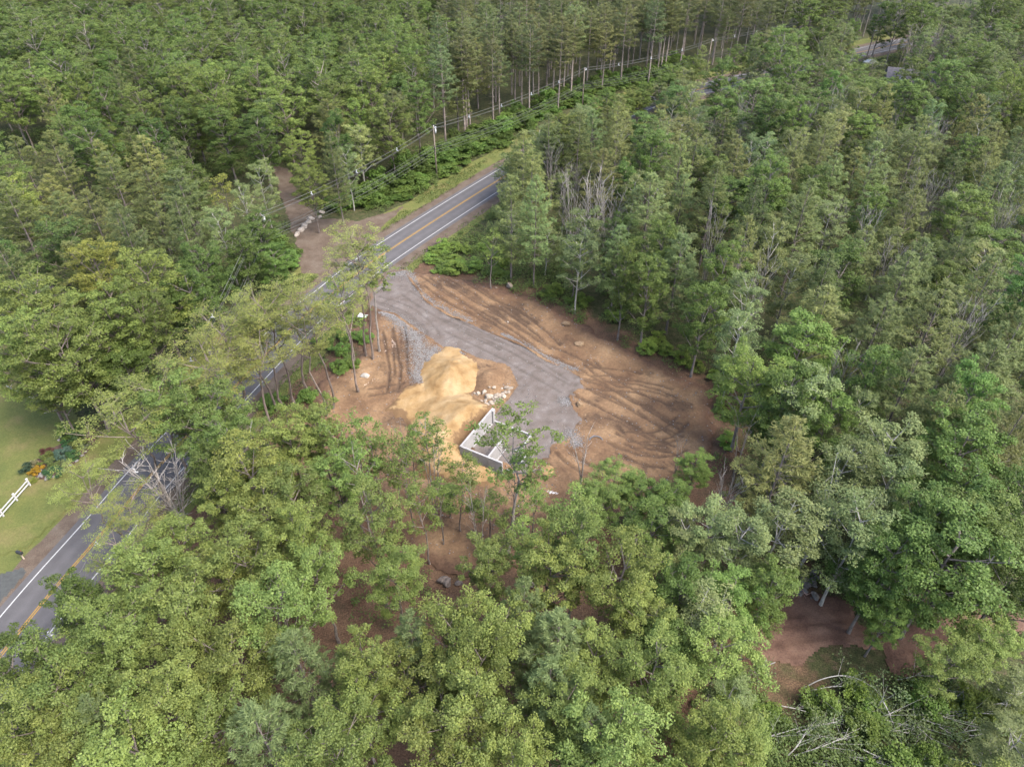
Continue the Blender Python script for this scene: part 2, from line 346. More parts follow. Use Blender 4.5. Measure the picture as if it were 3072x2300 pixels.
TR = []   # wheel and track ruts: polyline, half width, depth, gauge
for pts, gauge in [([(540, 130), (760, 260), (960, 400), (1180, 540), (1260, 600)], 2.2), ([(640, 110), (860, 230), (1020, 350), (1180, 470)], 2.0),
                   ([(1100, 690), (1400, 800), (1560, 900), (1800, 1020), (2000, 1130), (2210, 1230)], 2.4), ([(1480, 830), (1700, 850), (1950, 880), (2150, 960)], 2.0),
                   ([(1600, 760), (1800, 770), (1950, 800)], 1.8), ([(370, 480), (380, 650), (390, 800)], 2.0), ([(600, 150), (800, 300), (1050, 430), (1300, 610)], 1.6),
                   ([(1750, 1190), (1900, 1260), (2080, 1280), (2200, 1240)], 2.2), ([(1800, 1260), (1950, 1330), (2100, 1350)], 2.2), ([(1820, 1100), (1950, 1220), (2150, 1260)], 1.8), ([(1950, 1000), (2080, 1100), (2210, 1140)], 2.0),
                   ([(1300, 610), (1500, 690), (1700, 800), (1900, 930), (2100, 1000)], 2.2), ([(700, 130), (900, 280), (1120, 380), (1300, 520), (1420, 640)], 1.8), ([(560, 200), (700, 300), (900, 400), (1000, 440)], 1.5), ([(1560, 840), (1750, 900), (1980, 1040), (2180, 1170)], 1.7), ([(1600, 700), (1750, 820), (1980, 860), (2120, 900)], 1.8), ([(1850, 1180), (2000, 1190), (2130, 1150), (2200, 1080)], 1.8), ([(1420, 1270), (1550, 1380), (1700, 1420)], 1.8), ([(300, 500), (330, 660), (350, 760), (330, 900)], 1.6), ([(180, 900), (300, 880), (420, 860)], 1.6)]:
    c = spline(xy([Z(5, *q) for q in pts]), 5)
    for s in (-.5, .5): TR.append(offset(c, s * gauge))
GT = []
for pts, gauge in [([(230, 330), (380, 390), (480, 460), (560, 560), (580, 600)], .9), ([(230, 290), (420, 350), (560, 460), (600, 520)], 1.6), ([(620, 380), (900, 490), (1200, 610), (1500, 800)], 2.0), ([(700, 480), (1000, 620), (1250, 760), (1450, 870)], 2.2), ([(420, 250), (620, 380), (820, 490), (1050, 600)], 1.8)]:
    c = spline(xy([Z(5, *q) for q in pts]), 5)
    for s in (-.5, .5): GT.append(offset(c, s * gauge))
def rutd(X, Y, lines):
    d = np.full(X.shape, 1e9)
    for l in lines: d = np.minimum(d, segdist(X, Y, l[::3] if len(l) > 8 else l))
    return d + (fbm(X, Y, 1.2, 3) - .5) * .25
def dirt_h(X, Y, D):
    d = rutd(X, Y, TR)
    h = .10 + .26 * fbm(X, Y, 5, 4) + .20 * (fbm(X, Y, 1.1, 3) - .3) + .10 * (fbm(X, Y, .5, 2) - .3)
    ang = fbm(X * .35 + Y * .2, Y * 1.7 - X * .8, 2.2, 3); wr = X * .66 + Y * .75 + 4 * fbm(X, Y, 9, 3); h += .10 * ang + .16 * fbm(wr * 3.2, (X - Y) * .5, .7, 3) * np.clip((fbm(X, Y, 6, 2) - .4) * 4, 0, 1)
    h -= .15 * np.exp(-(d / .24) ** 2) - .10 * np.exp(-((d - .45) / .2) ** 2)
    return np.maximum(h, .03) * np.clip(D / .8 + .15, .15, 1)
def dirt_c(X, Y):
    d = rutd(X, Y, TR); wr = X * .66 + Y * .75 + 4 * fbm(X, Y, 9, 3); st = np.clip((fbm(wr * 3.2, (X - Y) * .5, .7, 4) - .54) * 4, 0, .6) * np.clip((fbm(X, Y, 4, 3) - .45) * 5, 0, 1); return np.clip(.85 * np.exp(-(d / .24) ** 2) + np.clip((fbm(X, Y, 4, 4) - .55) * 4, 0, .7) + st, 0, 1)
def in_grav(X, Y): return sdist(X, Y, xy(GRAV)) > .9
struct(sheet('cleared_dirt', CLEAR, .18, dirt_h, M['dirt'], .02, dirt_c, 1.7, 4, 2.2, in_grav), 'bare brown dirt of the cleared building lot, scored by tracks')
def grav_h(X, Y, D):
    d = rutd(X, Y, GT); base = .22 + .08 * fbm(X, Y, 5, 4) + .03 * fbm(X, Y, .7, 3) - .04 * np.exp(-(d / .25) ** 2) + .025 * np.exp(-((d - .4) / .2) ** 2)
    road_d = segdist(X, Y, ROAD); k = np.clip((road_d - 3.6) / 5, 0, 1)
    return base * k + .012 * (1 - k) - .1 * np.clip(1 - D / .5, 0, 1) * k
def grav_c(X, Y):
    d = rutd(X, Y, GT); return np.clip(.7 * np.exp(-(d / .22) ** 2) + np.clip((fbm(X * .5 + Y * .45, Y - X * .8, .8, 4) - .55) * 2.5, 0, .5), 0, 1)
struct(sheet('gravel_drive', GRAV, .22, grav_h, M['gravel'], .03, grav_c, .55, 1.6, .9, lambda X, Y: segdist(X, Y, ROAD) < 4.0), 'grey gravel drive and pad leading from the road to the foundation')
PULL = [O(*q) for q in [(585, 350), (625, 365), (650, 420), (690, 470), (770, 478), (850, 455), (880, 440), (800, 520), (715, 600), (650, 590), (640, 520), (610, 450), (600, 400)]]
struct(sheet('dirt_track', PULL, .3, lambda X, Y, D: .03 * fbm(X, Y, 2), M['shoulder'], .026, None, .8, 3), 'pinkish brown dirt track entrance across the road')
BRD = [Z(9, *q) for q in [(350, 820), (520, 700), (640, 600), (660, 470), (800, 520), (1000, 580), (1130, 700), (1300, 760), (1450, 680), (1650, 720), (1850, 640), (2212, 600), (2212, 760), (1900, 760), (1650, 960), (1650, 1060), (1330, 1060), (1290, 920), (1000, 890), (800, 980), (440, 960)]]
BT = []
for pts in [[(700, 480), (850, 620), (1050, 760), (1300, 880), (1600, 1040)], [(380, 850), (700, 790), (900, 770), (1150, 740)], [(430, 920), (700, 880), (1000, 850), (1300, 800)]]:
    c = spline(xy([Z(9, *q) for q in pts]), 4)
    for s in (-.9, .9): BT.append(offset(c, s))
def brd_h(X, Y, D):
    d = rutd(X, Y, BT); return (.08 + .15 * fbm(X, Y, 3) + .06 * fbm(X, Y, .6, 2) - .08 * np.exp(-(d / .3) ** 2) + .06 * np.exp(-((d - .55) / .25) ** 2)) * np.clip(D / .8 + .1, .1, 1)
def _mud(n, b):
    a = ramp(n, noise(n, .3, 6, .65), [(.3, (.05, .028, .02)), (.5, (.095, .056, .04)), (.72, (.14, .088, .062))])
    s = ramp(n, noise(n, 6, 5, .75), [(.3, (.65, .65, .65)), (.7, (1.3, 1.3, 1.3))])
    n.links.new(mix(n, 1, a, s, 'MULTIPLY'), b.inputs['Base Color']); bump(n, b, noise(n, 6, 5), .7, .08)
M['mud'] = mat('dark_red_mud', _mud)
struct(sheet('skid_trail', BRD, .25, brd_h, M['mud'], .02, None, 1.6, 4), 'dark reddish mud skid trail beside the fallen birches')
LAWN = [O(*q) for q in [(-500, 760), (-200, 700), (0, 700), (90, 800), (170, 900), (235, 970), (300, 960), (235, 1020), (170, 1080), (60, 1185), (0, 1205), (-150, 1330), (-500, 1500)]]
struct(sheet('lawn', LAWN, .5, lambda X, Y, D: .08 * fbm(X, Y, 6), M['grass'], .045, None, .8, 4, cut=lambda X, Y: segdist(X, Y, ROAD) < 6.2), 'mown green lawn behind the white fence')
DRV = [O(*q) for q in [(-400, 1330), (-60, 1255), (0, 1237), (52, 1222), (62, 1235), (-40, 1350), (-300, 1500)]]
struct(sheet('side_driveway', DRV, .25, None, M['drive'], .04, None, .15, 2, cut=lambda X, Y: segdist(X, Y, ROAD) < 4.12), 'dark asphalt driveway apron joining the road below the lawn')

# ------------------------------------------------------------------ foundation, sand and earth piles
A = np.array([-6.8, 65.2]); U = np.array([.481, .877]); Vv = np.array([.877, -.481])
fd = thing('house_foundation', 'pale poured concrete house foundation at the edge of the gravel pad', 'foundation', (A[0], A[1], 0), math.atan2(U[1], U[0]))
def fw(name, u0, u1, v0, v1, z0, z1):      # local x along U, local y = -V
    m_ = MB(); m_.box(((u0 + u1) / 2, -(v0 + v1) / 2, (z0 + z1) / 2), (abs(u1 - u0) / 2, abs(v1 - v0) / 2, (z1 - z0) / 2))
    return link(name, m_.mesh(name, M['concrete'], bevel=.015), fd)
fw('wall', 0, 8.45, 0, .26, -.1, 2.75)
fw('wall', 0, .26, .262, 6.3, -.1, 2.7)
fw('partition_wall', .262, 3.7, 4.05, 4.28, -.1, 2.68)
fw('low_wall', 8.19, 8.45, .262, 6.3, -.1, .62)
fw('low_wall', 4.8, 8.188, 6.04, 6.3, -.1, .55)
fw('low_wall', 4.55, 4.798, 5.3, 7.45, -.1, .6)
fw('low_wall', 1.0, 4.548, 7.2, 7.45, -.1, .6)
fw('low_wall', 1.0, 1.25, 6.302, 7.198, -.1, .58)
fw('pilaster', 7.9, 8.44, .262, .5, .1, 2.72)
for a in (fw('footing', .262, 8.188, .262, .42, .2, .36), fw('footing', .262, 4.5, 4.282, 4.42, .2, .34)): pass
for i in range(5):                           # form-panel ribs on the outer front face
    fw('form_rib', -.012, -.001, .6 + i * 1.2, .64 + i * 1.2, .6, 2.62)
def uv(X, Y): return (X - A[0]) * U[0] + (Y - A[1]) * U[1], (X - A[0]) * Vv[0] + (Y - A[1]) * Vv[1]
SP1 = [Z(5, *q) for q in [(600, 690), (650, 650), (740, 625), (830, 680), (880, 760), (880, 840), (860, 900), (700, 900), (560, 870), (530, 810)]]
c1 = np.array(Z(5, 715, 800)[:2])
def sand1(X, Y, D):
    dx, dy = X - c1[0], Y - c1[1]; r = np.hypot(dx / 5.3, dy / 7.2)
    r = r * (1 + .5 * (fbm(X, Y, 4.5, 4) - .5)); an = np.arctan2(dy, dx); gul = fbm(np.cos(an) * 5 + 20, np.sin(an) * 5 + r * .6, .9, 4)
    return np.where(r < 1, 2.3 * (1 - np.clip(r, 0, 1)) ** 1.1, -1.2 * (r - 1)) + .55 * (gul - .5) * np.clip(1.15 - r, 0, 1) * np.clip(r * 3, 0, 1) + .3 * (fbm(X, Y, 1.3, 3) - .5) + .22 * (fbm(X, Y, .6, 3) - .5)
bp = [(c1[0] + 8 * math.cos(t), c1[1] + 9 * math.sin(t)) for t in np.linspace(0, 6.2, 24)]
tag(sheet('sand_pile', bp, .22, sand1, M['sand'], .16, None, .3, 2, 2.0), 'conical yellow sand pile heaped beside the gravel drive', 'sand pile')
SP2 = [Z(5, *q) for q in [(400, 850), (480, 825), (600, 820), (740, 850), (870, 880), (930, 960), (985, 1000), (985, 1060), (790, 1260), (960, 1370), (1080, 1430), (1080, 1500), (900, 1530), (700, 1520), (480, 1440), (430, 1270), (400, 1120), (280, 1010), (340, 890)]]
def sand2(X, Y, D):
    u, v = uv(X, Y); out_ = np.maximum(-v, 0); fr = np.maximum(-u, 0)
    h = np.where(v < .1, np.clip(2.45 - .26 * np.maximum(out_ - 1, 0) - .30 * np.maximum(u - 7.5, 0) - .28 * np.maximum(-u - 1, 0), 0, 3), np.clip(1.5 - .4 * fr - .1 * v, 0, 3))
    k = np.clip((v + 2.5) / 2.6, 0, 1); hf = np.clip(1.5 - .32 * fr - .06 * v, 0, 3)
    h = np.where(u < 0, h * (1 - k) + np.minimum(h, hf) * k, h)
    h = h * np.clip(D / 2.6, 0, 1) ** .8 + .5 * np.clip(D / 1.2, 0, 1) + .55 * (fbm(X, Y, 2.6, 4) - .5) + .18 * (fbm(X * .7 + Y * .6, Y - X, 1.2, 3) - .5)
    return np.where((u > -.3) & (v > .02), 0, h)
def in_house(X, Y):
    u, v = uv(X, Y); return (u > .12) & (v > .12)
tag(sheet('sand_bank', [tuple(q[:2]) for q in SP2], .22, sand2, M['sand'], .14, None, 1.0, 3, 2.2, in_house), 'broad yellow sand bank backfilled against the concrete wall', 'sand bank')
c3 = np.array(Z(5, 960, 830)[:2])
def mound3(X, Y, D):
    r = np.hypot((X - c3[0]) / 3.4, (Y - c3[1]) / 5.2); return 1.3 * np.exp(-(r * 1.5) ** 2) - .16 + .4 * (fbm(X, Y, 1.3, 4) - .5)
tag(sheet('dirt_mound', [(c3[0] + 3.8 * math.cos(t), c3[1] + 5.6 * math.sin(t)) for t in np.linspace(0, 6.2, 20)], .2, mound3, M['dirt'], .2, None, .4, 2, 1), 'low brown dirt mound strewn with rocks next to the sand pile', 'dirt mound')
c4 = np.array(Z(5, 1335, 1400)[:2])
tag(sheet('sand_heap', [(c4[0] + 1.3 * math.cos(t), c4[1] + 1.2 * math.sin(t)) for t in np.linspace(0, 6.2, 14)], .15, lambda X, Y, D: .7 * np.clip(1 - np.hypot(X - c4[0], Y - c4[1]) / 1.3, 0, 1) - .03, M['sand'], .2, None, .1, 1, .5), 'small orange sand heap at the foot of the gravel pad', 'sand heap')

# ------------------------------------------------------------------ stones
def rock_mesh(seed):
    r = random.Random(seed); bm = bmesh.new(); bmesh.ops.create_icosphere(bm, subdivisions=2, radius=.5)
    pl = [(Vector((r.gauss(0, 1), r.gauss(0, 1), r.gauss(0, 1))).normalized(), r.uniform(.26, .42)) for _ in range(9)]
    for v in bm.verts:
        for nrm, d in pl:
            e = v.co.dot(nrm) - d
            if e > 0: v.co -= nrm * e
        v.co += Vector((r.gauss(0, .012), r.gauss(0, .012), r.gauss(0, .012)))
    me = bpy.data.meshes.new('stone'); bm.to_mesh(me); bm.free(); me.materials.append(M['rock']); return me
RK = [rock_mesh(i) for i in range(7)]
rr = random.Random(11)
def shade(c, a, b): k_ = rr.uniform(a, b); return tuple(q * k_ for q in c)
def rock(name, p, s, col, label, group=None, flat=.7, z=0):
    o = link(name, RK[rr.randrange(7)]); o.location = (p[0], p[1], z + s * flat * .3); o.scale = (s * rr.uniform(.85, 1.25), s * rr.uniform(.75, 1.0), s * flat)
    o.rotation_euler = (rr.uniform(-.2, .2), rr.uniform(-.2, .2), rr.uniform(0, 6.3)); o.color = (*col, 1)
    return tag(o, label, 'rock', group)
pale = (.52, .45, .37)
for x, y, s in [(885, 895, .8), (925, 890, .9), (958, 915, 1.1), (935, 932, .9), (905, 940, .8), (990, 870, .6), (1010, 905, 1.0), (1048, 905, 1.1), (1015, 940, 1.4), (975, 950, 1.0), (940, 960, 1.1), (910, 970, 1.0), (955, 985, .9), (880, 985, 1.3), (905, 1000, 1.1), (925, 1010, 1.0), (865, 955, .7), (820, 945, 1.0), (1070, 858, 1.0), (1095, 858, .8), (1060, 885, 1.1), (1085, 880, .9), (1080, 835, .6), (1040, 865, .5), (865, 890, .6), (850, 925, .6), (945, 1010, .8), (985, 925, .6), (1000, 920, .7), (960, 870, .5), (870, 1015, .8), (890, 1020, .8)]:
    p = Z(5, x, y, .5); h = float(mound3(np.array([p[0]]), np.array([p[1]]), np.array([1.0]))[0])
    rock('stone', p, s * 1.15 * rr.uniform(.85, 1.1), shade(pale, .75, 1.1), 'pale angular stone tumbled on the dirt mound behind the foundation', 'stones heaped behind the foundation', .65, max(.15, .15 + h))
for x, y, s, lab in [(1090, 210, 2.1, 'large flat-topped boulder at the wooded edge of the lot'), (1005, 215, .7, 'small pale rock beside the flat-topped boulder'), (1455, 460, 2.2, 'pale split boulder on the brown dirt below the tall trunks'), (1540, 585, 2.2, 'rounded brown boulder half buried in the dirt near the gravel edge'), (1545, 980, 2.0, 'half-buried tan boulder where the gravel pad meets the rutted dirt'), (155, 795, 1.9, 'white flat-faced boulder in the dirt left of the sand pile'), (1495, 365, 1.4, 'grey boulder at the foot of the trees above the pale split boulder'), (625, 20, 1.5, 'long pale stone on the roadside grass by the drive entrance'), (1310, 385, .6, 'small round stone on the dirt below the trees'), (1080, 435, .45, 'small white cobble lying on the brown tracks'), (1580, 1040, .7, 'flat tan cobble at the right edge of the gravel pad')]:
    c = (.62, .58, .52) if 'white' in lab or 'long' in lab else (.42, .35, .28) if 'brown' not in lab and 'tan' not in lab else (.34, .24, .15)
    rock('boulder', Z(5, x, y), s * .82, c, lab, None, .62, .12)
for i, (x, y, s) in enumerate([(640, 855, 1.9), (620, 885, 1.7), (590, 920, 2.0), (565, 950, 1.9), (530, 985, 1.6), (735, 800, 1.4), (720, 840, 1.2)]):
    rock('boulder', P(700 + x * .3617, 350 + y * .3617), s * .85, (.55, .49, .43), 'pale boulder in the row blocking the dirt track entrance', 'boulders lined up across the track entrance', .6)
for i in range(34):
    p = Z(9, rr.uniform(735, 870), rr.uniform(400, 570)); rock('stone', p, rr.uniform(.45, 1.0), shade((.25, .235, .22), .8, 1.2), 'grey stone in the tumbled old stone wall by the leaning birch', 'stones of the tumbled wall', .7, rr.uniform(0, .25))
for i in range(10):
    p = Z(9, rr.uniform(930, 1040), rr.uniform(400, 490)); rock('stone', p, rr.uniform(.4, .8), (.2, .18, .17), 'dark grey stone beyond the fallen log past the wall', 'stones beyond the log')
for x, y, s in [(1510, 1010, .6), (1370, 860, .55), (720, 545, .5), (875, 560, .6)]: rock('stone', Z(9, x, y), s, (.4, .3, .22), 'lone tan stone lying on the mud trail', 'lone stones on the mud trail')
for x, y in [(1170, 470), (1190, 500), (1240, 480), (660, 450), (690, 470), (760, 470)]:
    rock('stone', Z(8, x, y), rr.uniform(.9, 1.4), (.26, .22, .2), 'brown-grey stone of the old wall under the foreground oaks', 'old wall stones under the oaks')
rock('boulder', P(820, 72, 0), 4, (.55, .54, .52), 'large pale boulder in a gap of the far upper woods', None, .5)
def surf(x, y):
    x, y = np.asarray(x), np.asarray(y); one = np.full(x.shape, 3.0)
    return np.where(sdist(x, y, xy(GRAV)) > .3, .03 + grav_h(x, y, one), .02 + dirt_h(x, y, one)) + .02
# crushed stone and pebbles: uncountable
def pebbles(name, label, n, fn, smin, smax, matr, seed):
    r = np.random.default_rng(seed); p = fn(r, n); n = len(p); s = r.uniform(smin, smax, n) * .5
    base = np.array([(1, 0, 0), (-.5, .87, 0), (-.5, -.87, 0), (0, 0, .9), (0, 0, -.6)]); fc = np.array([(0, 1, 3), (1, 2, 3), (2, 0, 3), (1, 0, 4), (2, 1, 4), (0, 2, 4)])
    a = r.uniform(0, 6.3, n); ca, sa = np.cos(a), np.sin(a)
    B = base[None] * r.uniform(.6, 1.3, (n, 5, 1)); V = np.stack([B[..., 0] * ca[:, None] - B[..., 1] * sa[:, None], B[..., 0] * sa[:, None] + B[..., 1] * ca[:, None], B[..., 2] * .7], 2) * s[:, None, None] + p[:, None, :]
    F = (np.arange(n)[:, None, None] * 5 + fc[None]).reshape(-1, 3)
    return tag(link(name, mesh_np(name, V.reshape(-1, 3), F, matr)), label, 'stones', None, 'stuff')
def along(lines):
    def fn(r, n):
        o = []
        for pts, wid, sh in lines:
            c = spline(xy([Z(5, *q) for q in pts]), 8); k = int(n * sh)
            L = np.concatenate([[0], np.cumsum(np.linalg.norm(np.diff(c, axis=0), axis=1))]); t = r.uniform(0, L[-1], k)
            w_ = np.interp(t / L[-1], np.linspace(0, 1, len(wid)), wid)
            q = np.stack([np.interp(t, L, c[:, 0]), np.interp(t, L, c[:, 1])], 1) + r.normal(0, 1, (k, 2)) * w_[:, None] * .5
            o.append(np.concatenate([q, surf(q[:, 0], q[:, 1])[:, None]], 1))
        return np.concatenate(o)
    return fn
pebbles('crushed_stone', 'pale crushed stone spilled along the edges of the gravel drive', 17000, along([([(262, 375), (340, 410), (430, 480), (490, 560), (520, 660), (505, 760), (510, 830)], [.5, 1.5, 1.7, 1.9, 2.2, 2.0, 1.2], .52), ([(470, 200), (560, 290), (650, 350), (740, 395), (850, 440)], [.6, .6, 1.0, 1.1, .4], .1), ([(1040, 520), (1180, 590), (1330, 670), (1450, 725), (1530, 745)], [.3, .7, .9, .9, .5], .12), ([(1490, 1150), (1500, 1210), (1540, 1240)], [1.1, 1.4, .8], .06), ([(720, 630), (800, 640)], [1.0, .8], .04), ([(1430, 950), (1480, 960)], [1, .9], .03), ([(600, 690), (580, 640), (640, 600)], [1.2, 1, .9], .06), ([(330, 140), (420, 120), (480, 190)], [1.5, 1.4, .7], .07)]), .09, .24, M['pebble'], 3)
cp = xy(CLEAR)
def scat(r, n):
    p = r.uniform(cp.min(0), cp.max(0), (n, 2)); p = p[(sdist(p[:, 0], p[:, 1], cp) > .5)]; return np.concatenate([p, surf(p[:, 0], p[:, 1])[:, None]], 1)
pebbles('pebbles', 'scattered pale pebbles and clods on the bare dirt', 3200, scat, .06, .34, M['pebble'], 4)

# ------------------------------------------------------------------ tree library
GOLD = 2.39996
def leaves(r, c, nrm, along_, L, W):
    """kite-shaped leaf sprays at c, lying across nrm, pointing along along_"""
    n = len(c); nrm = nrm / (np.linalg.norm(nrm, axis=1)[:, None] + 1e-9)
    a = along_ - nrm * (along_ * nrm).sum(1)[:, None]; a /= np.linalg.norm(a, axis=1)[:, None] + 1e-9; b = np.cross(nrm, a)
    L = (L * r.uniform(.65, 1.3, n))[:, None]; W = (W * r.uniform(.65, 1.3, n))[:, None]
    V = np.stack([c - a * L * .5, c + b * W * .5 + a * L * .08, c + a * L * .5, c - b * W * .5 + a * L * .08], 1).reshape(-1, 3)
    return V, np.arange(n * 4).reshape(n, 4)
def rdir(r, n): v = r.normal(0, 1, (n, 3)); return v / np.linalg.norm(v, axis=1)[:, None]
def puffs(r, cen, rad, per, flat, L, W, upb=.7):
    """foliage clumps: leaves over the outer shell of each clump, thicker on top"""
    n = len(cen); i = np.repeat(np.arange(n), per); d = rdir(r, len(i)); d[:, 2] = np.where(d[:, 2] < -.25, -d[:, 2] * .8, d[:, 2])
    rr_ = rad[i] * (r.uniform(.3, 1.0, len(i)) ** .6 + np.abs(r.normal(0, .18, len(i))))
    c = cen[i] + d * rr_[:, None] * np.array([1, 1, flat])
    nrm = d * .55 + np.array([0, 0, upb]) + rdir(r, len(i)) * .75
    V, F = leaves(r, c, nrm, d + rdir(r, len(i)) * .7, L, W)
    t = np.clip(r.normal(.5, .16, len(i)) + np.repeat(r.normal(0, .12, n), per), 0, 1)
    return V, F, t
def crown_mesh(name, parts):
    V = []; F = []; T = []; b = 0
    for v, f, t in parts: V.append(v); F.append(f + b); T.append(t); b += len(v)
    return mesh_np(name, np.concatenate(V), np.concatenate(F), M['leaf'], fattr={'tint': np.concatenate(T)})
def limb(m_, p0, p1, r0, r1, n=4, sag=.0, sides=5, bend=None):
    p0, p1 = np.array(p0), np.array(p1); mid = (p0 + p1) / 2 + (bend if bend is not None else np.array([0, 0, sag]))
    ts = np.linspace(0, 1, n + 1); pts = [(1 - t) ** 2 * p0 + 2 * t * (1 - t) * mid + t * t * p1 for t in ts]
    m_.tube(pts, [r0 + (r1 - r0) * t for t in ts], sides, False); return pts
def trunk_path(r, H, top, wob, n=8):
    x = np.cumsum(np.concatenate([[0], r.normal(0, wob, n)])); y = np.cumsum(np.concatenate([[0], r.normal(0, wob, n)]))
    return np.stack([x, y, np.linspace(-.3, H * top, n + 1)], 1)
def decid(seed, H, Rr, cb, nl=12, sub=4, per=95, pr=.27, flat=.65, L=.34, W=.21, wob=.12, tr=None, lean=0, upb=.7, barem=M['bark'], stems=1, fill=1.0):
    r = np.random.default_rng(seed); m_ = MB(); tr = tr or H * .0125; cen = []; rad = []
    ph = r.uniform(0, 6.3, 3); zc, hh = (cb + 1) / 2 * H, (1 - cb) / 2 * H
    for s in range(stems):
        tp = trunk_path(r, H, .86, wob * H / 16)
        if stems > 1: tp[:, :2] += np.outer(np.linspace(.15, 1, len(tp)) ** 1.3, [math.cos(ph[0] + s * 6.28 / stems) * Rr * .45, math.sin(ph[0] + s * 6.28 / stems) * Rr * .45])
        m_.tube(tp, [tr * (1.35 if i == 0 else 1) * (1 - .8 * i / (len(tp) - 1)) for i in range(len(tp))], 6, False)
        for i in range(nl // stems):
            t = (i + .5) / (nl // stems); az = i * GOLD + ph[0] + r.normal(0, .3) + s * 2
            ze = cb * H + (.12 + .86 * t ** .85) * 2 * hh; q = np.clip(1 - ((ze - zc) / hh) ** 2, .06, 1) ** .5
            rl = Rr * q * (1 + .22 * math.sin(2 * az + ph[1]) + .16 * math.sin(3 * az + ph[2])) * r.uniform(.72, 1.08)
            z0 = max(cb * H * .75, ze - rl * r.uniform(.7, 1.1) - .4); z0 = min(z0, H * .84)
            b0 = np.array([np.interp(z0, tp[:, 2], tp[:, k]) for k in range(3)])
            e = np.array([tp[-1, 0] * .6 + rl * math.cos(az), tp[-1, 1] * .6 + rl * math.sin(az), ze])
            lp = limb(m_, b0, e, tr * .42, tr * .10, 4, -.12 * rl, 4)
            cen.append(e); rad.append(r.uniform(.85, 1.15))
            for k in range(sub):
                tt = r.uniform(.4, .95); o = np.array(lp[min(int(tt * 4), 3)]) * .5 + np.array(lp[min(int(tt * 4) + 1, 4)]) * .5
                d = rdir(r, 1)[0]; d[2] = abs(d[2]) * .8 - .1; d += np.array([math.cos(az), math.sin(az), .2]) * .5
                e2 = o + d / np.linalg.norm(d) * Rr * r.uniform(.25, .5)
                limb(m_, o, e2, tr * .16, tr * .05, 2, .05, 3); cen.append(e2); rad.append(r.uniform(.6, 1.05))
                if r.random() < .5 * fill: cen.append((o + e2) / 2 + r.normal(0, .25, 3)); rad.append(r.uniform(.5, .9))
    cen = np.array(cen); rad = np.array(rad) * Rr * pr
    return m_.mesh('trunk', barem), crown_mesh('crown', [puffs(r, cen, rad, per, flat, L, W, upb)])
def pine(seed, H, Rr, cb, whorls=15, per=6, tuft=9, needles=12, top_round=.5, dens=1.0, L=.55, W=.085, dead=5):
    r = np.random.default_rng(seed); m_ = MB(); tp = trunk_path(r, H, .985, .05 * H / 20); tr = H * .0115
    m_.tube(tp, [tr * (1 - .9 * i / (len(tp) - 1)) for i in range(len(tp))], 7, False)
    for i in range(dead):
        z0 = r.uniform(.2, cb) * H; az = r.uniform(0, 6.3); l = r.uniform(.5, 1.6); b0 = np.array([np.interp(z0, tp[:, 2], tp[:, k]) for k in range(3)])
        limb(m_, b0, b0 + np.array([math.cos(az) * l, math.sin(az) * l, .1]), .035, .015, 2, 0, 3)
    C_, D_ = [], []
    ph = r.uniform(0, 6.3)
    for w_ in range(whorls):
        t = (w_ + r.uniform(-.25, .25)) / (whorls - 1); t = min(max(t, 0), 1); z0 = cb * H + t * (.97 - cb) * H
        prof = min(1, (1 - t) / (1 - top_round) if t > top_round else 1) ** .75 * (.72 + .28 * min(1, t / .25)) + .07
        for k in range(per):
            az = ph + w_ * 1.1 + k * 6.283 / per + r.normal(0, .22); ln = Rr * prof * r.uniform(.6, 1.12)
            if r.random() < .1: continue
            b0 = np.array([np.interp(z0, tp[:, 2], tp[:, q]) for q in range(3)]); el = .05 + .55 * t
            d = np.array([math.cos(az), math.sin(az), 0]); e = b0 + d * ln + np.array([0, 0, ln * el + .15])
            limb(m_, b0, e, tr * .16 * (1.2 - t), .015, 3, -.1 * ln, 3)
            nt_ = max(3, int(tuft * ln / Rr * dens) + 2); side = np.array([-d[1], d[0], 0])
            for j in range(nt_):
                s = r.uniform(.2, 1.0) ** .7 * 1.05 if j else 1.03; wd = (1.05 - abs(s - .55)) * ln * .30
                off = r.uniform(-1, 1) * wd
                C_.append(b0 + (e - b0) * s + side * off + np.array([0, 0, r.normal(.05, .07)])); dd = d * .8 + side * off / (wd + .1) * .6 + np.array([0, 0, .2 + .4 * t]); D_.append(dd)
    C_.append(tp[-1]); D_.append(np.array([0, 0, 1.0]))
    cen, dr = np.array(C_), np.array(D_); dr /= np.linalg.norm(dr, axis=1)[:, None]
    i = np.repeat(np.arange(len(cen)), needles); n = len(i); nd = dr[i] + rdir(r, n) * .75; nd /= np.linalg.norm(nd, axis=1)[:, None]
    c = cen[i] + nd * r.uniform(.1, .34, n)[:, None] + r.normal(0, .1, (n, 3))
    V, F = leaves(r, c, rdir(r, n) * .7 + np.array([0, 0, 1.1]), nd, L, W)
    t = np.clip(r.normal(.5, .15, n) + np.repeat(r.normal(0, .1, len(cen)), needles), 0, 1)
    return m_.mesh('trunk', M['bark']), crown_mesh('crown', [(V, F, t)])
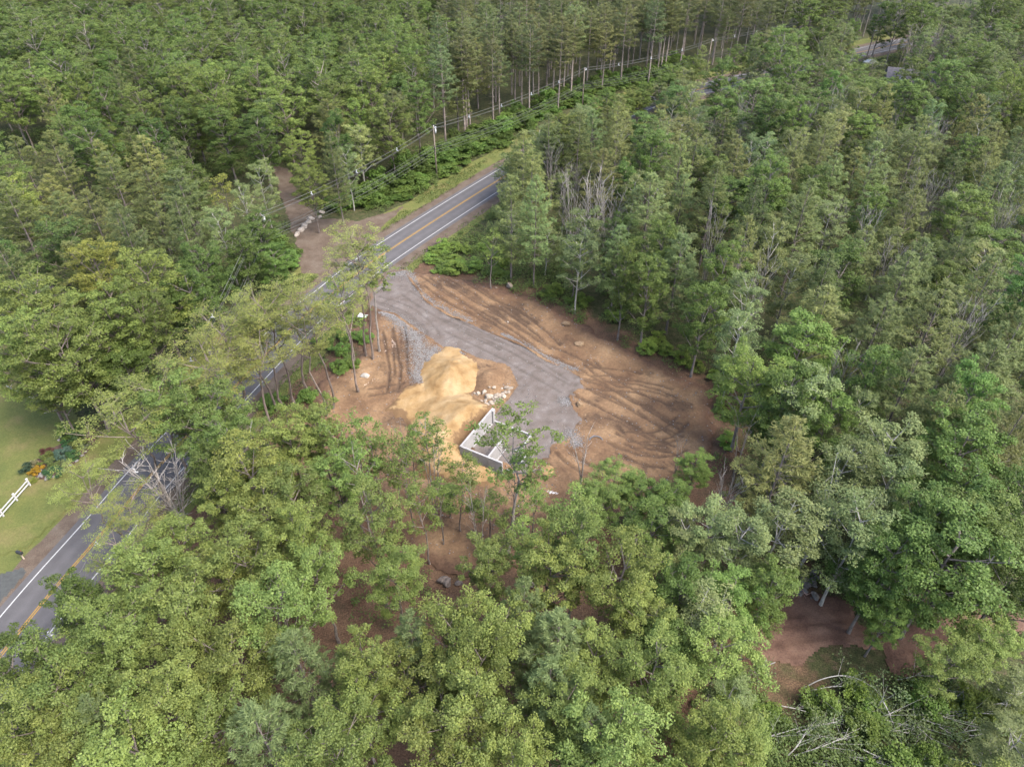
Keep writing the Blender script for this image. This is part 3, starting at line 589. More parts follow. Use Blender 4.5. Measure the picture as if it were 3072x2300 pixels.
def bare(seed, H, Rr, stems=4, sub=7, cb=.3, thick=1.0):
    r = np.random.default_rng(seed); m_ = MB(); fine = MB(); ph = r.uniform(0, 6.3)
    for s in range(stems):
        az = ph + s * 6.283 / stems + r.normal(0, .35); e = np.array([math.cos(az) * Rr * r.uniform(.3, .8), math.sin(az) * Rr * r.uniform(.3, .8), H * r.uniform(.8, 1)])
        lp = limb(m_, (r.normal(0, .15), r.normal(0, .15), -.2), e, .12 * thick, .02, 7, 0, 5, np.array([-e[0] * .25, -e[1] * .25, 0]))
        for k in range(sub):
            t = cb + (1 - cb) * (k + r.random()) / sub; j = min(int(t * 7), 6); o = np.array(lp[j]) + (np.array(lp[j + 1]) - np.array(lp[j])) * (t * 7 - j if t < 1 else 1)
            a2 = az + r.normal(0, 1.4); l = Rr * r.uniform(.3, .75) * (1.25 - t * .5); e2 = o + np.array([math.cos(a2) * l * .7, math.sin(a2) * l * .7, l * r.uniform(.5, 1.2)])
            l2 = limb(fine, o, e2, .04 * thick, .014, 3, 0, 3)
            for q in range(4):
                o3 = np.array(l2[1 + q % 3]); a3 = a2 + r.normal(0, .9); l3 = l * r.uniform(.2, .5)
                limb(fine, o3, o3 + np.array([math.cos(a3) * l3 * .6, math.sin(a3) * l3 * .6, l3 * .8]), .02, .011, 1, 0, 3)
    return m_.mesh('trunk', M['bark']), fine.mesh('branches', M['bark'])
LIB = {}
def lib(k, gen, n, dims):
    LIB[k] = [(gen(i), dims) for i in range(n)]
lib('oak', lambda i: decid(100 + i, 16, 3.3 + .25 * (i % 3), .46, 15, 6, 100, .185, .62, .205, .13, .16), 7, (16, 3.5))
lib('bigoak', lambda i: decid(120 + i, 19, 4.9, .36, 21, 7, 84, .16, .62, .24, .155, .1), 4, (19, 4.9))
lib('maple', lambda i: decid(140 + i, 18, 3.7, .24, 21, 6, 92, .185, .7, .22, .15, .05), 5, (18, 3.7))
lib('poplar', lambda i: decid(160 + i, 17, 2.7, .28, 18, 5, 70, .21, .8, .18, .12, .06, tr=.15), 4, (17, 2.7))
lib('locust', lambda i: decid(180 + i, 20, 4.2, .58, 10, 7, 50, .18, .24, .21, .09, .24, tr=.2, upb=1.6), 5, (20, 4.2))
lib('sapling', lambda i: decid(200 + i, 15, 1.9, .40, 12, 3, 26, .30, .6, .24, .15, .14, tr=.12), 5, (15, 1.9))
lib('slender', lambda i: decid(220 + i, 20, 2.7, .52, 12, 5, 26, .17, .45, .23, .15, .12, tr=.17), 3, (20, 2.7))
lib('pine', lambda i: pine(240 + i, 19, 3.9, .25, 13, 6, 16, 13, .35, L=.46, W=.095), 6, (19, 3.9))
lib('tallpine', lambda i: pine(260 + i, 23, 3.6, .50, 9, 6, 17, 13, .45, dead=14, L=.48, W=.1), 5, (23, 3.6))
lib('bare', lambda i: bare(280 + i, 14, 3.2, 7, 12, .25, .62), 4, (14, 3.2))
lib('leggy', lambda i: bare(290 + i, 11, 2.4, 3, 8, .45, .8), 3, (11, 2.4))
lib('shrub', lambda i: decid(300 + i, 2.6, 1.7, .02, 9, 3, 60, .30, .75, .24, .17, .05, tr=.06), 4, (2.6, 1.7))

GREEN = {'oak': (.110, .142, .037), 'bigoak': (.086, .122, .031), 'maple': (.07, .108, .025), 'poplar': (.104, .130, .050), 'locust': (.126, .15, .042), 'sapling': (.088, .122, .03), 'slender': (.085, .128, .03), 'pine': (.104, .126, .044), 'tallpine': (.094, .112, .045), 'shrub': (.066, .108, .022)}
BARK = {'oak': (.13, .11, .095), 'bigoak': (.14, .115, .10), 'maple': (.16, .14, .125), 'poplar': (.27, .26, .23), 'locust': (.13, .105, .09), 'sapling': (.15, .125, .11), 'slender': (.19, .17, .15), 'pine': (.15, .125, .115), 'tallpine': (.21, .175, .155), 'bare': (.20, .185, .17), 'leggy': (.19, .17, .15), 'shrub': (.1, .08, .06)}
NAMES = {'oak': 'oak_tree', 'bigoak': 'oak_tree', 'maple': 'maple_tree', 'poplar': 'poplar_tree', 'locust': 'locust_tree', 'sapling': 'young_tree', 'slender': 'young_tree', 'pine': 'pine_tree', 'tallpine': 'pine_tree', 'bare': 'bare_tree', 'leggy': 'bare_tree', 'shrub': 'shrub'}
trng = random.Random(77)
def plant(kind, x, y, h, rad, col, label, group, lean=None, z=0):
    (a, b), (H0, R0) = LIB[kind][trng.randrange(len(LIB[kind]))]
    e = thing(NAMES[kind], label, 'shrub' if kind == 'shrub' else 'tree', (x, y, z), trng.uniform(0, 6.28), group)
    e.scale = (rad / R0, rad / R0 * trng.uniform(.93, 1.07), h / H0)
    if lean: e.rotation_euler = (lean[0], lean[1], 0)
    t = link('trunk', a, e); k = trng.uniform(.85, 1.2); t.color = (*[c * k for c in BARK[kind]], 1)
    c = link('branches' if kind in ('bare', 'leggy') else 'crown', b, e); c.color = (*col, 1) if kind not in ('bare', 'leggy') else (*[q * k * 1.1 for q in BARK[kind]], 1)
    return e
def tinted(kind, k=1.0, warm=0.0, rng=trng, amp=.1):
    g = GREEN.get(kind, (.1, .1, .1)); v = k * rng.uniform(1 - amp, 1 + amp)
    return (g[0] * v * (1 + warm), g[1] * v, g[2] * v * (1 - .5 * warm))
ADJ = {'oak': 'light green clumpy oak', 'bigoak': 'broad leafy oak', 'maple': 'dense dark green maple', 'poplar': 'grey-green narrow poplar', 'locust': 'feathery yellow-green locust', 'sapling': 'thin sparse young tree', 'slender': 'slender young tree', 'pine': 'soft plumed white pine', 'tallpine': 'tall bare-trunked pine', 'bare': 'leafless grey tree', 'leggy': 'small leafless grey tree', 'shrub': 'low leafy green shrub'}
PLACED = []   # x, y, radius
def where(x, y):
    """the land around a trunk in words"""
    rd = float(segdist(np.array([x]), np.array([y]), ROAD)[0]); cl = float(sdist(np.array([x]), np.array([y]), cp)[0])
    left = x < np.interp(y, ROAD[:, 1], ROAD[:, 0])
    if cl > -7: return 'beside the foundation' if y < 72 and x < 12 else 'at the cleared lot edge' if x > 0 and y < 98 else 'between lot and road'
    if rd < 14: return ('beside the lawn across the road' if y < 95 else 'behind the utility poles') if left else ('hanging over the road' if y < 80 else 'on the inside of the road bend')
    if left: return 'in the woods next to the lawn' if y < 110 else 'in the woods left of the dirt track' if x < -45 and y < 175 else 'in the woods behind the pole line'
    if y < 62: return 'in the grove between lot and road' if x < -4 else 'in the grove below the foundation' if x < 18 else 'around the mud trail'
    if y < 110: return 'deep in the woods past the lot'
    return 'in the thick woods inside the bend'
ROADVIEW = np.array([(-200, 1180), (60, 1180), (150, 1090), (390, 950), (450, 985), (390, 1090), (310, 1190), (200, 1310), (115, 1430), (40, 1510), (-200, 1600)], float)
def tree_at(kind, ox, oy, h, rad, k=1.0, warm=0.0, frac=.74, note=None, lean=None):
    x, y, _ = O(ox, oy, h * frac)
    if kind in ('oak', 'bigoak') and oy > 900 and ox < 800:
        for _ in range(14):
            vx, vy = to_ov(np.array([x - rad * .9, x, x - rad * .5]), np.full(3, y), np.array([h * .7, h * .95, h * .5]))
            if not inside(vx, vy, ROADVIEW).any(): break
            x += .7
    plant_b(kind, x, y, h, rad, k, warm, note, lean)
def plant_b(kind, x, y, h, rad, k=1.0, warm=0.0, note=None, lean=None):
    H_, R_ = LIB[kind][0][1]; lab = (note or ' '.join(q for q in ('tall' if h > H_ * 1.03 else 'short' if h < H_ * .9 else '', 'wide' if rad > R_ * 1.06 else 'narrow' if rad < R_ * .9 else '', 'tan-tinged' if warm > .3 else 'pale' if k > 1.1 else 'dusky' if k < .95 else '', ADJ[kind]) if q)) + ' ' + where(x, y)
    PLACED.append((x, y, rad)); return plant(kind, x, y, h, rad, tinted(kind, k, warm), lab, 'trees: ' + lab, lean)

# roadside locusts and thin trees whose trunks show
for bx, by, h, rad, kd in [(1119, 1082, 24, 4.4, 'locust'), (1100, 1075, 22.5, 3.6, 'locust'), (1077, 1179, 21.5, 4.2, 'locust'), (996, 1234, 20, 3.8, 'locust'), (889, 1223, 20.5, 4.4, 'locust'), (1140, 1060, 20, 3, 'slender'), (1062, 1095, 16, 2.6, 'sapling'), (830, 1230, 18, 4.2, 'locust')]:
    x, y, _ = P(bx, by); plant_b(kd, x, y, h, rad, 1.1, .05)
for ox, oy, h, rad in [(470, 735, 19, 5.4), (460, 800, 18, 5.6), (545, 760, 18, 4.5), (270, 900, 17, 5.2), (330, 850, 17, 4.5), (195, 1045, 14, 3.4), (290, 1095, 14, 3.2), (275, 1200, 14, 3.6), (620, 650, 20, 4.2), (560, 690, 19, 4.0), (660, 700, 20, 3.6)]:
    tree_at('locust', ox, oy, h, rad, 1.05, .06, .8)
for ox, oy, h, rad, k in [(400, 880, 17, 4.6, 1.25), (470, 900, 17, 4.2, 1.15), (440, 965, 16, 3.6, .95), (460, 1030, 15, 3.2, .85)]: tree_at('bigoak', ox, oy, h, rad, k)
tree_at('bare', 530, 965, 15, 4.2); tree_at('bare', 350, 1020, 13, 4.6); tree_at('leggy', 360, 1060, 11, 3)
tree_at('maple', 165, 1300, 14, 2.5, .8); tree_at('maple', 45, 1465, 15, 3.4, .85)
# foreground oaks and pines
for ox, oy in [(560, 1020), (640, 960), (700, 935), (480, 1100), (565, 1125), (640, 1175), (725, 1050), (800, 1140), (330, 1250), (420, 1330), (300, 1400), (180, 1390), (100, 1490), (230, 1570), (360, 1530), (520, 1430), (480, 1260), (600, 1310), (690, 1240), (850, 1240), (560, 1220), (400, 1200), (390, 1430), (60, 1560), (130, 1620), (320, 1620), (470, 1560), (1065, 1225), (1080, 1380), (1040, 1440), (1240, 1170), (1200, 1230), (1350, 1240), (1265, 1450), (1230, 1530), (1000, 1540), (880, 1480), (960, 1600), (780, 1540), (800, 1450), (1380, 1340), (1400, 1470), (1540, 1600), (1320, 1600), (740, 1620), (640, 1070), (980, 1380), (1120, 1640)]:
    tree_at('oak', ox, oy, trng.uniform(14, 18.5), trng.uniform(2.7, 3.6), trng.uniform(.85, 1.2), trng.uniform(-.08, .1))
for ox, oy, rad, k in [(577, 1605, 3.6, 1), (243, 1581, 2.4, 1), (650, 1440, 3.0, .9), (894, 1405, 2.6, .9), (1131, 1325, 2.2, 1.05), (1204, 1405, 3.8, 1.1), (1185, 1500, 3.0, 1), (1270, 1600, 2.4, .95)]: tree_at('pine', ox, oy, 17.5, rad, k, -.1, .7)
# trees in front of the lot
x, y, _ = P(1526, 1660); plant_b('slender', x, y, 22.5, 3.4, 1.1, 0, 'tall slender tree with flat leaf tiers')
x, y, _ = P(1545, 1650); plant_b('slender', x, y, 17, 1.6, .95)
for bx, by, h, rad, kd in [(1298, 1505, 15, 1.9, 'slender'), (1320, 1500, 13, 1.5, 'sapling'), (1250, 1480, 11, 1.5, 'sapling'), (1225, 1500, 13, 1.3, 'leggy'), (1205, 1560, 15, 1.8, 'sapling'), (1400, 1475, 6, 2.0, 'sapling'), (1160, 1560, 16, 2.0, 'sapling'), (1110, 1540, 16, 2.2, 'sapling'), (1350, 1560, 6.5, 1.6, 'sapling'), (1240, 1600, 15, 1.7, 'sapling'), (1385, 1600, 9, 1.8, 'sapling'), (1330, 1640, 12, 1.5, 'sapling'), (1060, 1590, 17, 2.3, 'sapling'), (1310, 1560, 12, 2, 'leggy'), (1470, 1640, 9, 2, 'sapling'), (1600, 1600, 8, 1.7, 'sapling'), (1290, 1690, 14, 1.7, 'sapling'), (1440, 1680, 13, 1.8, 'leggy'), (1120, 1640, 17, 2.2, 'slender')]:
    x, y, _ = P(bx, by); plant_b(kd, x, y, h, rad, trng.uniform(.95, 1.2))
for ox, oy, h, rad, k, kd in [(1330, 1040, 8, 2.6, 1.35, 'bigoak'), (1290, 1080, 9, 2.6, 1.1, 'bigoak'), (1380, 1060, 8, 2.2, 1.2, 'maple'), (1500, 1010, 7.5, 2.0, 1.5, 'maple'), (1240, 1110, 10, 2.6, 1.2, 'sapling'), (1440, 1080, 9, 2.4, 1.1, 'maple'), (1525, 1140, 14, 3.0, 1.25, 'poplar'), (1480, 1160, 13, 2.7, 1.2, 'poplar'), (1410, 1140, 13, 2.8, .95, 'maple')]: tree_at(kd, ox, oy, h, rad, k)
x, y, _ = Z(5, 1545, 1480); plant_b('leggy', x, y, 9, 2.6); x, y, _ = Z(5, 2160, 1420); plant_b('leggy', x, y, 8, 1.4)
# right-hand woods
for ox, oy, rad in [(1150, 385, 4.2), (1185, 300, 3.6), (1250, 300, 3.4), (1330, 330, 3.6), (1765, 690, 4.6), (1891, 712, 3.6), (1978, 317, 4.6), (1941, 619, 4), (2015, 690, 4.6), (2125, 626, 3.6), (2120, 815, 4.4), (1958, 835, 3.8), (2025, 910, 3.2), (1708, 360, 4), (1735, 467, 4), (1958, 473, 3.8), (1585, 367, 4), (1768, 333, 4.2), (1420, 300, 3.6), (1500, 330, 3.6), (1600, 540, 3.4), (1540, 420, 3.6), (2170, 760, 3.6), (2180, 950, 3.6), (1850, 560, 3.6)]:
    tree_at('pine', ox, oy, trng.uniform(18, 21.5), rad, trng.uniform(.92, 1.18), trng.uniform(-.05, .1), .72)
tree_at('pine', 1691, 1010, 9, 1.9, 1.05); tree_at('leggy', 1608, 945, 12, 2.0, frac=.7)
for ox, oy, rad, k, kd in [(1655, 417, 4.2, 1.05, 'maple'), (2075, 467, 4.2, 1.35, 'maple'), (1881, 233, 5, 1.2, 'bigoak'), (1958, 232, 4.4, 1.25, 'maple'), (2025, 187, 5, 1.05, 'bigoak'), (2092, 228, 5, 1.0, 'bigoak'), (1808, 602, 4.3, 1.05, 'maple'), (1728, 755, 4.2, 1.25, 'maple'), (1618, 835, 3.6, 1.6, 'maple'), (1735, 885, 3.6, 1.25, 'poplar'), (1690, 880, 3.2, 1.1, 'maple'), (1875, 829, 3.2, 1.1, 'maple'), (2075, 886, 3.2, 1.5, 'maple'), (2062, 990, 4.4, 1.05, 'maple'), (2058, 1090, 4, .95, 'maple'), (1908, 990, 3.6, 1.3, 'poplar'), (1908, 1060, 3.2, 1.2, 'poplar'), (1815, 1030, 3.4, 1.05, 'poplar'), (1840, 910, 2.2, 1.05, 'poplar'), (1608, 662, 3.2, 1.15, 'poplar'), (1591, 745, 2.8, 1.1, 'poplar'), (1558, 602, 3.2, 1.05, 'maple'), (1430, 545, 3.6, 1.15, 'maple'), (1400, 620, 3.2, 1.0, 'maple'), (1350, 600, 2.6, .95, 'maple'), (1520, 680, 3, 1.0, 'maple'), (1105, 490, 2.6, 1.5, 'poplar'), (1180, 520, 2.4, 1.2, 'poplar'), (1060, 540, 2, 1.0, 'sapling'), (1470, 550, 2.8, 1.1, 'poplar'), (1240, 560, 2.3, 1, 'sapling'), (1780, 920, 3, 1.15, 'maple')]:
    tree_at(kd, ox, oy, trng.uniform(16, 19.5) * (.62 if ox < 1250 else 1), rad, k, trng.uniform(-.05, .08), .68)
for ox, oy, rad in [(1240, 430, 3.8), (1285, 420, 4.0), (1320, 450, 3.2)]: tree_at('bare', ox, oy, 18, rad, frac=.75)
for ox, oy, rad in [(1545, 483, 2.4), (1878, 483, 2.4), (2171, 467, 2.6), (2025, 283, 3), (1641, 615, 2.6), (1818, 795, 2.8), (2091, 686, 2.8), (1985, 400, 2.8), (1807, 215, 2.6), (1930, 560, 2.4), (1750, 250, 2.2), (1610, 240, 2.4)]: tree_at('bare', ox, oy, 17, rad, frac=.78)
# lower right
for ox, oy, h, rad, k, kd in [(1508, 1335, 14, 3.2, 1.35, 'poplar'), (1558, 1421, 14, 3.4, 1.15, 'oak'), (1580, 1290, 13, 2.7, 1.35, 'maple'), (1661, 1265, 13, 2.8, 1.1, 'maple'), (1690, 1140, 16, 3.8, 1.1, 'poplar'), (1610, 1170, 15, 3.2, 1.1, 'poplar'), (1915, 1220, 16, 3.2, 1.0, 'maple'), (2058, 1200, 19, 4.8, 1.0, 'maple'), (2120, 1150, 18, 4.4, .95, 'maple'), (1921, 1330, 10, 1.7, 1.5, 'maple'), (2065, 1425, 11, 2.7, 1.15, 'oak'), (2131, 1378, 11, 2.4, 1.15, 'oak'), (1568, 1605, 12, 2.9, 1.1, 'oak'), (1571, 1521, 11, 2.2, 1.0, 'poplar'), (2000, 1140, 17, 3.6, .95, 'maple'), (1850, 1150, 17, 3.4, 1.05, 'poplar'), (2190, 1250, 16, 3.6, .9, 'maple'), (2190, 1080, 17, 3.6, .95, 'maple'), (2200, 1480, 8, 2.4, 1, 'poplar'), (2190, 1610, 8, 2.6, 1.1, 'poplar'), (1440, 1400, 13, 2.6, .9, 'maple'), (1470, 1280, 14, 3, .9, 'maple')]:
    tree_at(kd, ox, oy, h, rad, k)
for i in range(13):
    x, y, _ = O(trng.uniform(1600, 2200), trng.uniform(1450, 1690)); 
    if sdist(np.array([x]), np.array([y]), xy(BRD))[0] > -1: continue
    plant_b('shrub', x, y, trng.uniform(1.4, 3), trng.uniform(1.2, 2.2), trng.uniform(1.1, 1.6), trng.uniform(0, .25), 'low bushy birch regrowth')
# left woods
for ox, oy, rad, k, wm in [(60, 360, 4.6, 1.05, .08), (130, 350, 4, 1.1, .05), (40, 470, 4.6, 1, 0), (250, 390, 4.4, .95, 0), (390, 360, 3.8, 1.05, 0), (400, 430, 4.6, 1, -.05), (150, 480, 4.2, 1, 0), (210, 480, 4, 1, .05), (270, 520, 3.8, 1, .05), (350, 500, 3, .95, .1), (30, 600, 4, .85, 0), (170, 590, 3.6, .95, .1), (330, 420, 3.6, 1, 0), (715, 270, 4.4, 1.15, .08), (1030, 130, 4.4, 1, .1), (985, 170, 4, 1, .08), (720, 350, 2.8, .9, 0)]:
    tree_at('pine', ox, oy, trng.uniform(17, 20), rad, k, wm, .7)
for ox, oy, h, rad, k, wm, kd in [(215, 590, 18, 4.2, 1.45, .27, 'bigoak'), (330, 620, 18, 4.6, 1.25, .18, 'bigoak'), (90, 680, 19, 5.2, 1.2, .08, 'bigoak'), (150, 760, 19, 5.4, 1.15, .08, 'bigoak'), (55, 760, 18, 4.6, 1.15, .1, 'bigoak'), (240, 700, 18, 4.4, 1.05, .12, 'bigoak'), (310, 690, 17, 4, .9, .05, 'bigoak'), (105, 825, 14, 3.6, 1.1, .05, 'bigoak'), (185, 800, 13, 3.2, .9, 0, 'bigoak'), (270, 790, 12, 3.6, .95, 0, 'maple'), (565, 395, 15, 2.8, 1.35, 0, 'poplar'), (530, 440, 14, 2.4, 1.3, 0, 'poplar'), (480, 500, 15, 3, 1.25, 0, 'poplar'), (520, 540, 14, 3, .9, 0, 'maple'), (480, 420, 14, 2.2, 1.25, .3, 'sapling'), (655, 330, 15, 3.2, 1.35, .18, 'bigoak'), (670, 400, 14, 3.2, 1.05, .1, 'bigoak'), (440, 580, 16, 3.4, .95, 0, 'maple'), (410, 640, 15, 3.4, .85, 0, 'maple'), (590, 560, 9, 3, 1.0, 0, 'maple'), (560, 500, 12, 2.8, .9, 0, 'maple'), (800, 200, 20, 4.6, 1.3, .05, 'bigoak'), (840, 270, 18, 4.4, 1.15, .05, 'bigoak'), (900, 230, 18, 4.2, .95, 0, 'bigoak'), (830, 150, 20, 4.8, 1.3, .05, 'bigoak'), (870, 90, 20, 4.8, 1.2, 0, 'bigoak'), (560, 190, 20, 5, 1.2, .05, 'bigoak'), (610, 230, 20, 5, 1.3, .08, 'bigoak'), (480, 190, 19, 4.6, 1.15, .05, 'bigoak'), (400, 200, 19, 4.6, 1.1, .05, 'bigoak'), (310, 240, 18, 4.4, 1.05, .05, 'bigoak'), (100, 200, 19, 4.6, 1.25, .05, 'bigoak'), (480, 280, 17, 4.4, .8, 0, 'maple'), (560, 290, 17, 4.2, .85, 0, 'maple'), (180, 270, 17, 4.2, .95, 0, 'maple')]:
    tree_at(kd, ox, oy, h, rad, k, wm, .72)
# the row of tall pines behind the pole line, by their feet
for bx, by, h in [(1598, 322, 22), (1614, 300, 22), (1674, 340, 24), (1690, 300, 22), (1712, 298, 23), (1565, 332, 22), (1545, 300, 20), (1535, 285, 21), (1640, 262, 20), (1800, 255, 22), (1860, 262, 23), (1880, 220, 22), (1970, 235, 24), (1980, 228, 23), (1992, 222, 24), (2045, 195, 23), (1480, 378, 22), (1395, 400, 23), (1410, 395, 22), (1400, 380, 24), (1760, 268, 22), (1735, 255, 22), (2100, 150, 23), (2180, 130, 23), (2260, 110, 22), (1200, 510, 18), (1205, 500, 17)]:
    x, y, _ = P(bx, by); plant_b('tallpine', x, y, h, trng.uniform(3.0, 4.0), trng.uniform(.92, 1.12), trng.uniform(0, .12))

for q, nx in zip(ROAD[:-1], ROAD[1:]):
    if not 143 < q[1] < 300: continue
    d = (nx - q) / np.linalg.norm(nx - q); sd_ = np.array([d[1], -d[0]]); L_ = np.linalg.norm(nx - q); m_ = max(1, int(L_ / 3.2))
    for j in range(m_):
        c = q + d * L_ * (j + trng.random()) / m_ + sd_ * trng.uniform(6.2, 9.5); o_ = to_ov(c[0], c[1], 5)
        if 1835 < o_[0] < 2020 or (1500 < o_[0] < 1590 and trng.random() < .75): continue
        kd = trng.choice(['poplar', 'poplar', 'pine', 'maple', 'bigoak']); h = trng.uniform(8, 12.5) if c[1] < 205 else trng.uniform(11, 16)
        plant_b(kd, c[0], c[1], h, trng.uniform(2.2, 3.2), trng.uniform(.95, 1.25), trng.uniform(-.05, .1))
# ------------------------------------------------------------------ the rest of the woods, thinned where the land is open
OPEN = [[(890, 588), (960, 600), (1060, 625), (1150, 655), (1225, 695), (1290, 750), (1400, 800), (1530, 860), (1545, 930), (1520, 1000), (1400, 1020), (1300, 1030), (1180, 1060), (1100, 1050), (1000, 1040), (880, 1030), (800, 940), (705, 885), (740, 800), (830, 720), (830, 640)],
        [(590, 770), (720, 640), (820, 520), (830, 480), (1065, 340), (1070, 420), (960, 590), (900, 600), (820, 640), (720, 740), (630, 800)],
        [(-200, 780), (60, 850), (190, 930), (215, 990), (190, 1080), (390, 950), (430, 985), (370, 1090), (285, 1190), (170, 1310), (80, 1430), (0, 1500), (-200, 1600)],
        [(590, 350), (640, 400), (690, 480), (780, 470), (830, 480), (740, 590), (650, 560), (635, 470)],
        [(1620, 1400), (1700, 1270), (1800, 1290), (1880, 1350), (1990, 1420), (1960, 1470), (1830, 1420), (1640, 1420)],
        [(1640, 1430), (1760, 1450), (2000, 1480), (2150, 1530), (2150, 1720), (1620, 1720)],
        [(1835, 100), (1915, 90), (1915, 130), (1850, 135)], [(1925, 132), (2010, 150), (2010, 165), (1925, 165)], [(1510, 185), (1560, 170), (1585, 175), (1570, 195), (1520, 200)],
        [(420, 335), (640, 330), (640, 362), (430, 375)], [(10, 290), (110, 290), (110, 325), (10, 330)], [(930, 270), (950, 270), (950, 390), (935, 390)], [(560, 465), (580, 460), (605, 560), (580, 560)],
        [(985, 250), (1540, 90), (1550, 140), (1200, 250), (1000, 320)]]
OPEN = [np.array(o, float) for o in OPEN]
GAP = np.array([(740, 1200), (1000, 1170), (1180, 1230), (1180, 1420), (980, 1370), (740, 1420)], float)
TRUNKVIEW = np.array([(700, 900), (850, 1020), (1150, 1050), (1200, 1100), (1150, 1190), (860, 1160), (690, 960)], float)
frng = random.Random(9)
def zone(ox, oy, x, y):
    if x < np.interp(y, ROAD[:, 1], ROAD[:, 0]):
        if ox < 560 and oy > 310 and oy < 640: return [('pine', .5), ('bigoak', .25), ('maple', .25)]
        if oy > 600: return [('bigoak', .6), ('maple', .4)]
        if ox > 950: return [('tallpine', .75), ('bigoak', .2), ('maple', .05)]
        return [('bigoak', .62), ('pine', .13), ('maple', .2), ('poplar', .05)]
    if oy < 260 and ox > 1450: return [('poplar', .35), ('bigoak', .35), ('maple', .12), ('pine', .1), ('bare', .08)]
    if oy < 1050 and ox > 1080: return [('pine', .42), ('maple', .24), ('poplar', .26), ('bare', .08)]
    if ox > 1420: return [('maple', .45), ('poplar', .3), ('oak', .25)]
    return [('oak', .86), ('pine', .08), ('sapling', .06)]
HT = {'oak': 16, 'bigoak': 18.5, 'maple': 17, 'poplar': 16.5, 'pine': 18.5, 'tallpine': 22.5, 'bare': 14, 'sapling': 13, 'locust': 18}
RD = {'oak': 3.5, 'bigoak': 4.7, 'maple': 3.6, 'poplar': 2.9, 'pine': 3.7, 'tallpine': 3.4, 'bare': 2.4, 'sapling': 2, 'locust': 4}
cand = []; y = 8.0
while y < 380:
    sp = 4.3 if y < 170 else 5.0
    x = -(58 + y * .78)
    while x < 58 + y * .78:
        cand.append((x + frng.uniform(-.42, .42) * sp, y + frng.uniform(-.42, .42) * sp)); x += sp
    y += sp
near, far = [], []
npx = len(PLACED); px = np.zeros((npx + len(cand), 3)); px[:npx] = PLACED
ca = np.array(cand); rdist = segdist(ca[:, 0], ca[:, 1], ROAD); dcl = sdist(ca[:, 0], ca[:, 1], cp); dbr = sdist(ca[:, 0], ca[:, 1], xy(BRD)); dpl = sdist(ca[:, 0], ca[:, 1], xy(PULL)); dlw = sdist(ca[:, 0], ca[:, 1], xy(LAWN))
roadx = np.interp(ca[:, 1], ROAD[:, 1], ROAD[:, 0])
for i, (x, y) in enumerate(cand):
    lim = 7.0
    if x < roadx[i] and 118 < y < 215: lim = 13.5
    elif x < roadx[i]: lim = 9
    elif y > 138: lim = 5.6
    if rdist[i] < lim or dcl[i] > -1.5 or dbr[i] > -.5 or dpl[i] > -2 or dlw[i] > -1: continue
    cx, cy = to_ov(x, y, 13); zs = zone(float(cx), float(cy), x, y); t = frng.random(); kd = zs[-1][0]
    for k_, p_ in zs:
        if t < p_: kd = k_; break
        t -= p_
    h = HT[kd] * frng.uniform(.74, 1.14); rad = RD[kd] * frng.uniform(.78, 1.2)
    if kd == 'bigoak' and x < roadx[i] and y > 118: rad *= 1.12; h *= 1.08
    if (np.hypot(px[:npx, 0] - x, px[:npx, 1] - y) < (.72 if x > roadx[i] and y > 70 else .8 if y < 170 else .74) * (px[:npx, 2] + rad)).any(): continue
    hs = np.array([.35, .55, .75, .97])[:, None] * h; rs = np.array([.6, 1, .9, .25])[:, None] * rad
    sx = np.array([[-1, 0, 1]]) * rs + x; vx, vy = to_ov(sx, np.full(sx.shape, y), hs + 0 * sx)
    if any(inside(vx, vy, o).any() for o in OPEN): continue
    ux, uy = to_ov(x, y, h * .75)
    if (inside(vx, vy, GAP).any() and frng.random() < .55) or (inside(vx, vy, TRUNKVIEW).any() and frng.random() < .7): continue
    if ux < -110 or ux > 2322 or uy < -70 or uy > 1800: continue
    k = frng.choice((.78, .9, 1.0, 1.1, 1.22, 1.38)) * frng.uniform(.95, 1.05); wm = frng.uniform(-.14, .16)
    px[npx] = (x, y, rad); npx += 1
    (near if (y < 172 or (kd == 'tallpine' and y < 240)) else far).append((kd, x, y, h, rad, k, wm))
for kd, x, y, h, rad, k, wm in near: plant_b(kd, x, y, h, rad, k, wm)

# distant wood: a mass of crowns beyond counting, one object
pc = bpy.data.collections.new('distant_crowns')
M['far_bark'] = simple('distant_bark', (.19, .17, .15), .2, 2)
def far_leaf(kd):
    def f(n, b): _leaf(n, b, GREEN[kd])
    return mat('distant_foliage_' + kd, f, .58, .2)
FK = ['bare', 'bigoak', 'maple', 'pine', 'poplar', 'tallpine']; order = []
for kd in FK:
    for v in range(2):
        (a, b), dims = LIB[kd][v]; me = b.copy(); bm = bmesh.new(); bm.from_mesh(b); bm.from_mesh(a); bm.to_mesh(me); bm.free()
        me.materials.clear(); me.materials.append(M['far_bark'] if kd == 'bare' else far_leaf(kd)); me.materials.append(M['far_bark'])
        if 'tint' in b.attributes: pass
        nb = len(b.polygons); mi = np.zeros(len(me.polygons), np.int32); mi[nb:] = 1; me.polygons.foreach_set('material_index', mi)
        o = bpy.data.objects.new('far_%s_%d' % (kd, v), me); pc.objects.link(o); order.append((kd, v))
        o.color = (*(GREEN[kd] if kd in GREEN else (.22, .2, .18)), 1)
pv, pi, pr_, ps = [], [], [], []
for kd, x, y, h, rad, k, wm in far:
    kk = kd if kd in FK else 'bigoak'; H0, R0 = LIB[kk][0][1]
    pv.append((x, y, 0)); pi.append(order.index((kk, frng.randrange(2)))); pr_.append(frng.uniform(0, 6.28)); ps.append((rad / R0, rad / R0, h / H0))
fm = bpy.data.meshes.new('distant_forest'); fm.from_pydata(pv, [], [])
fm.attributes.new('pick', 'INT', 'POINT').data.foreach_set('value', np.array(pi, np.int32))
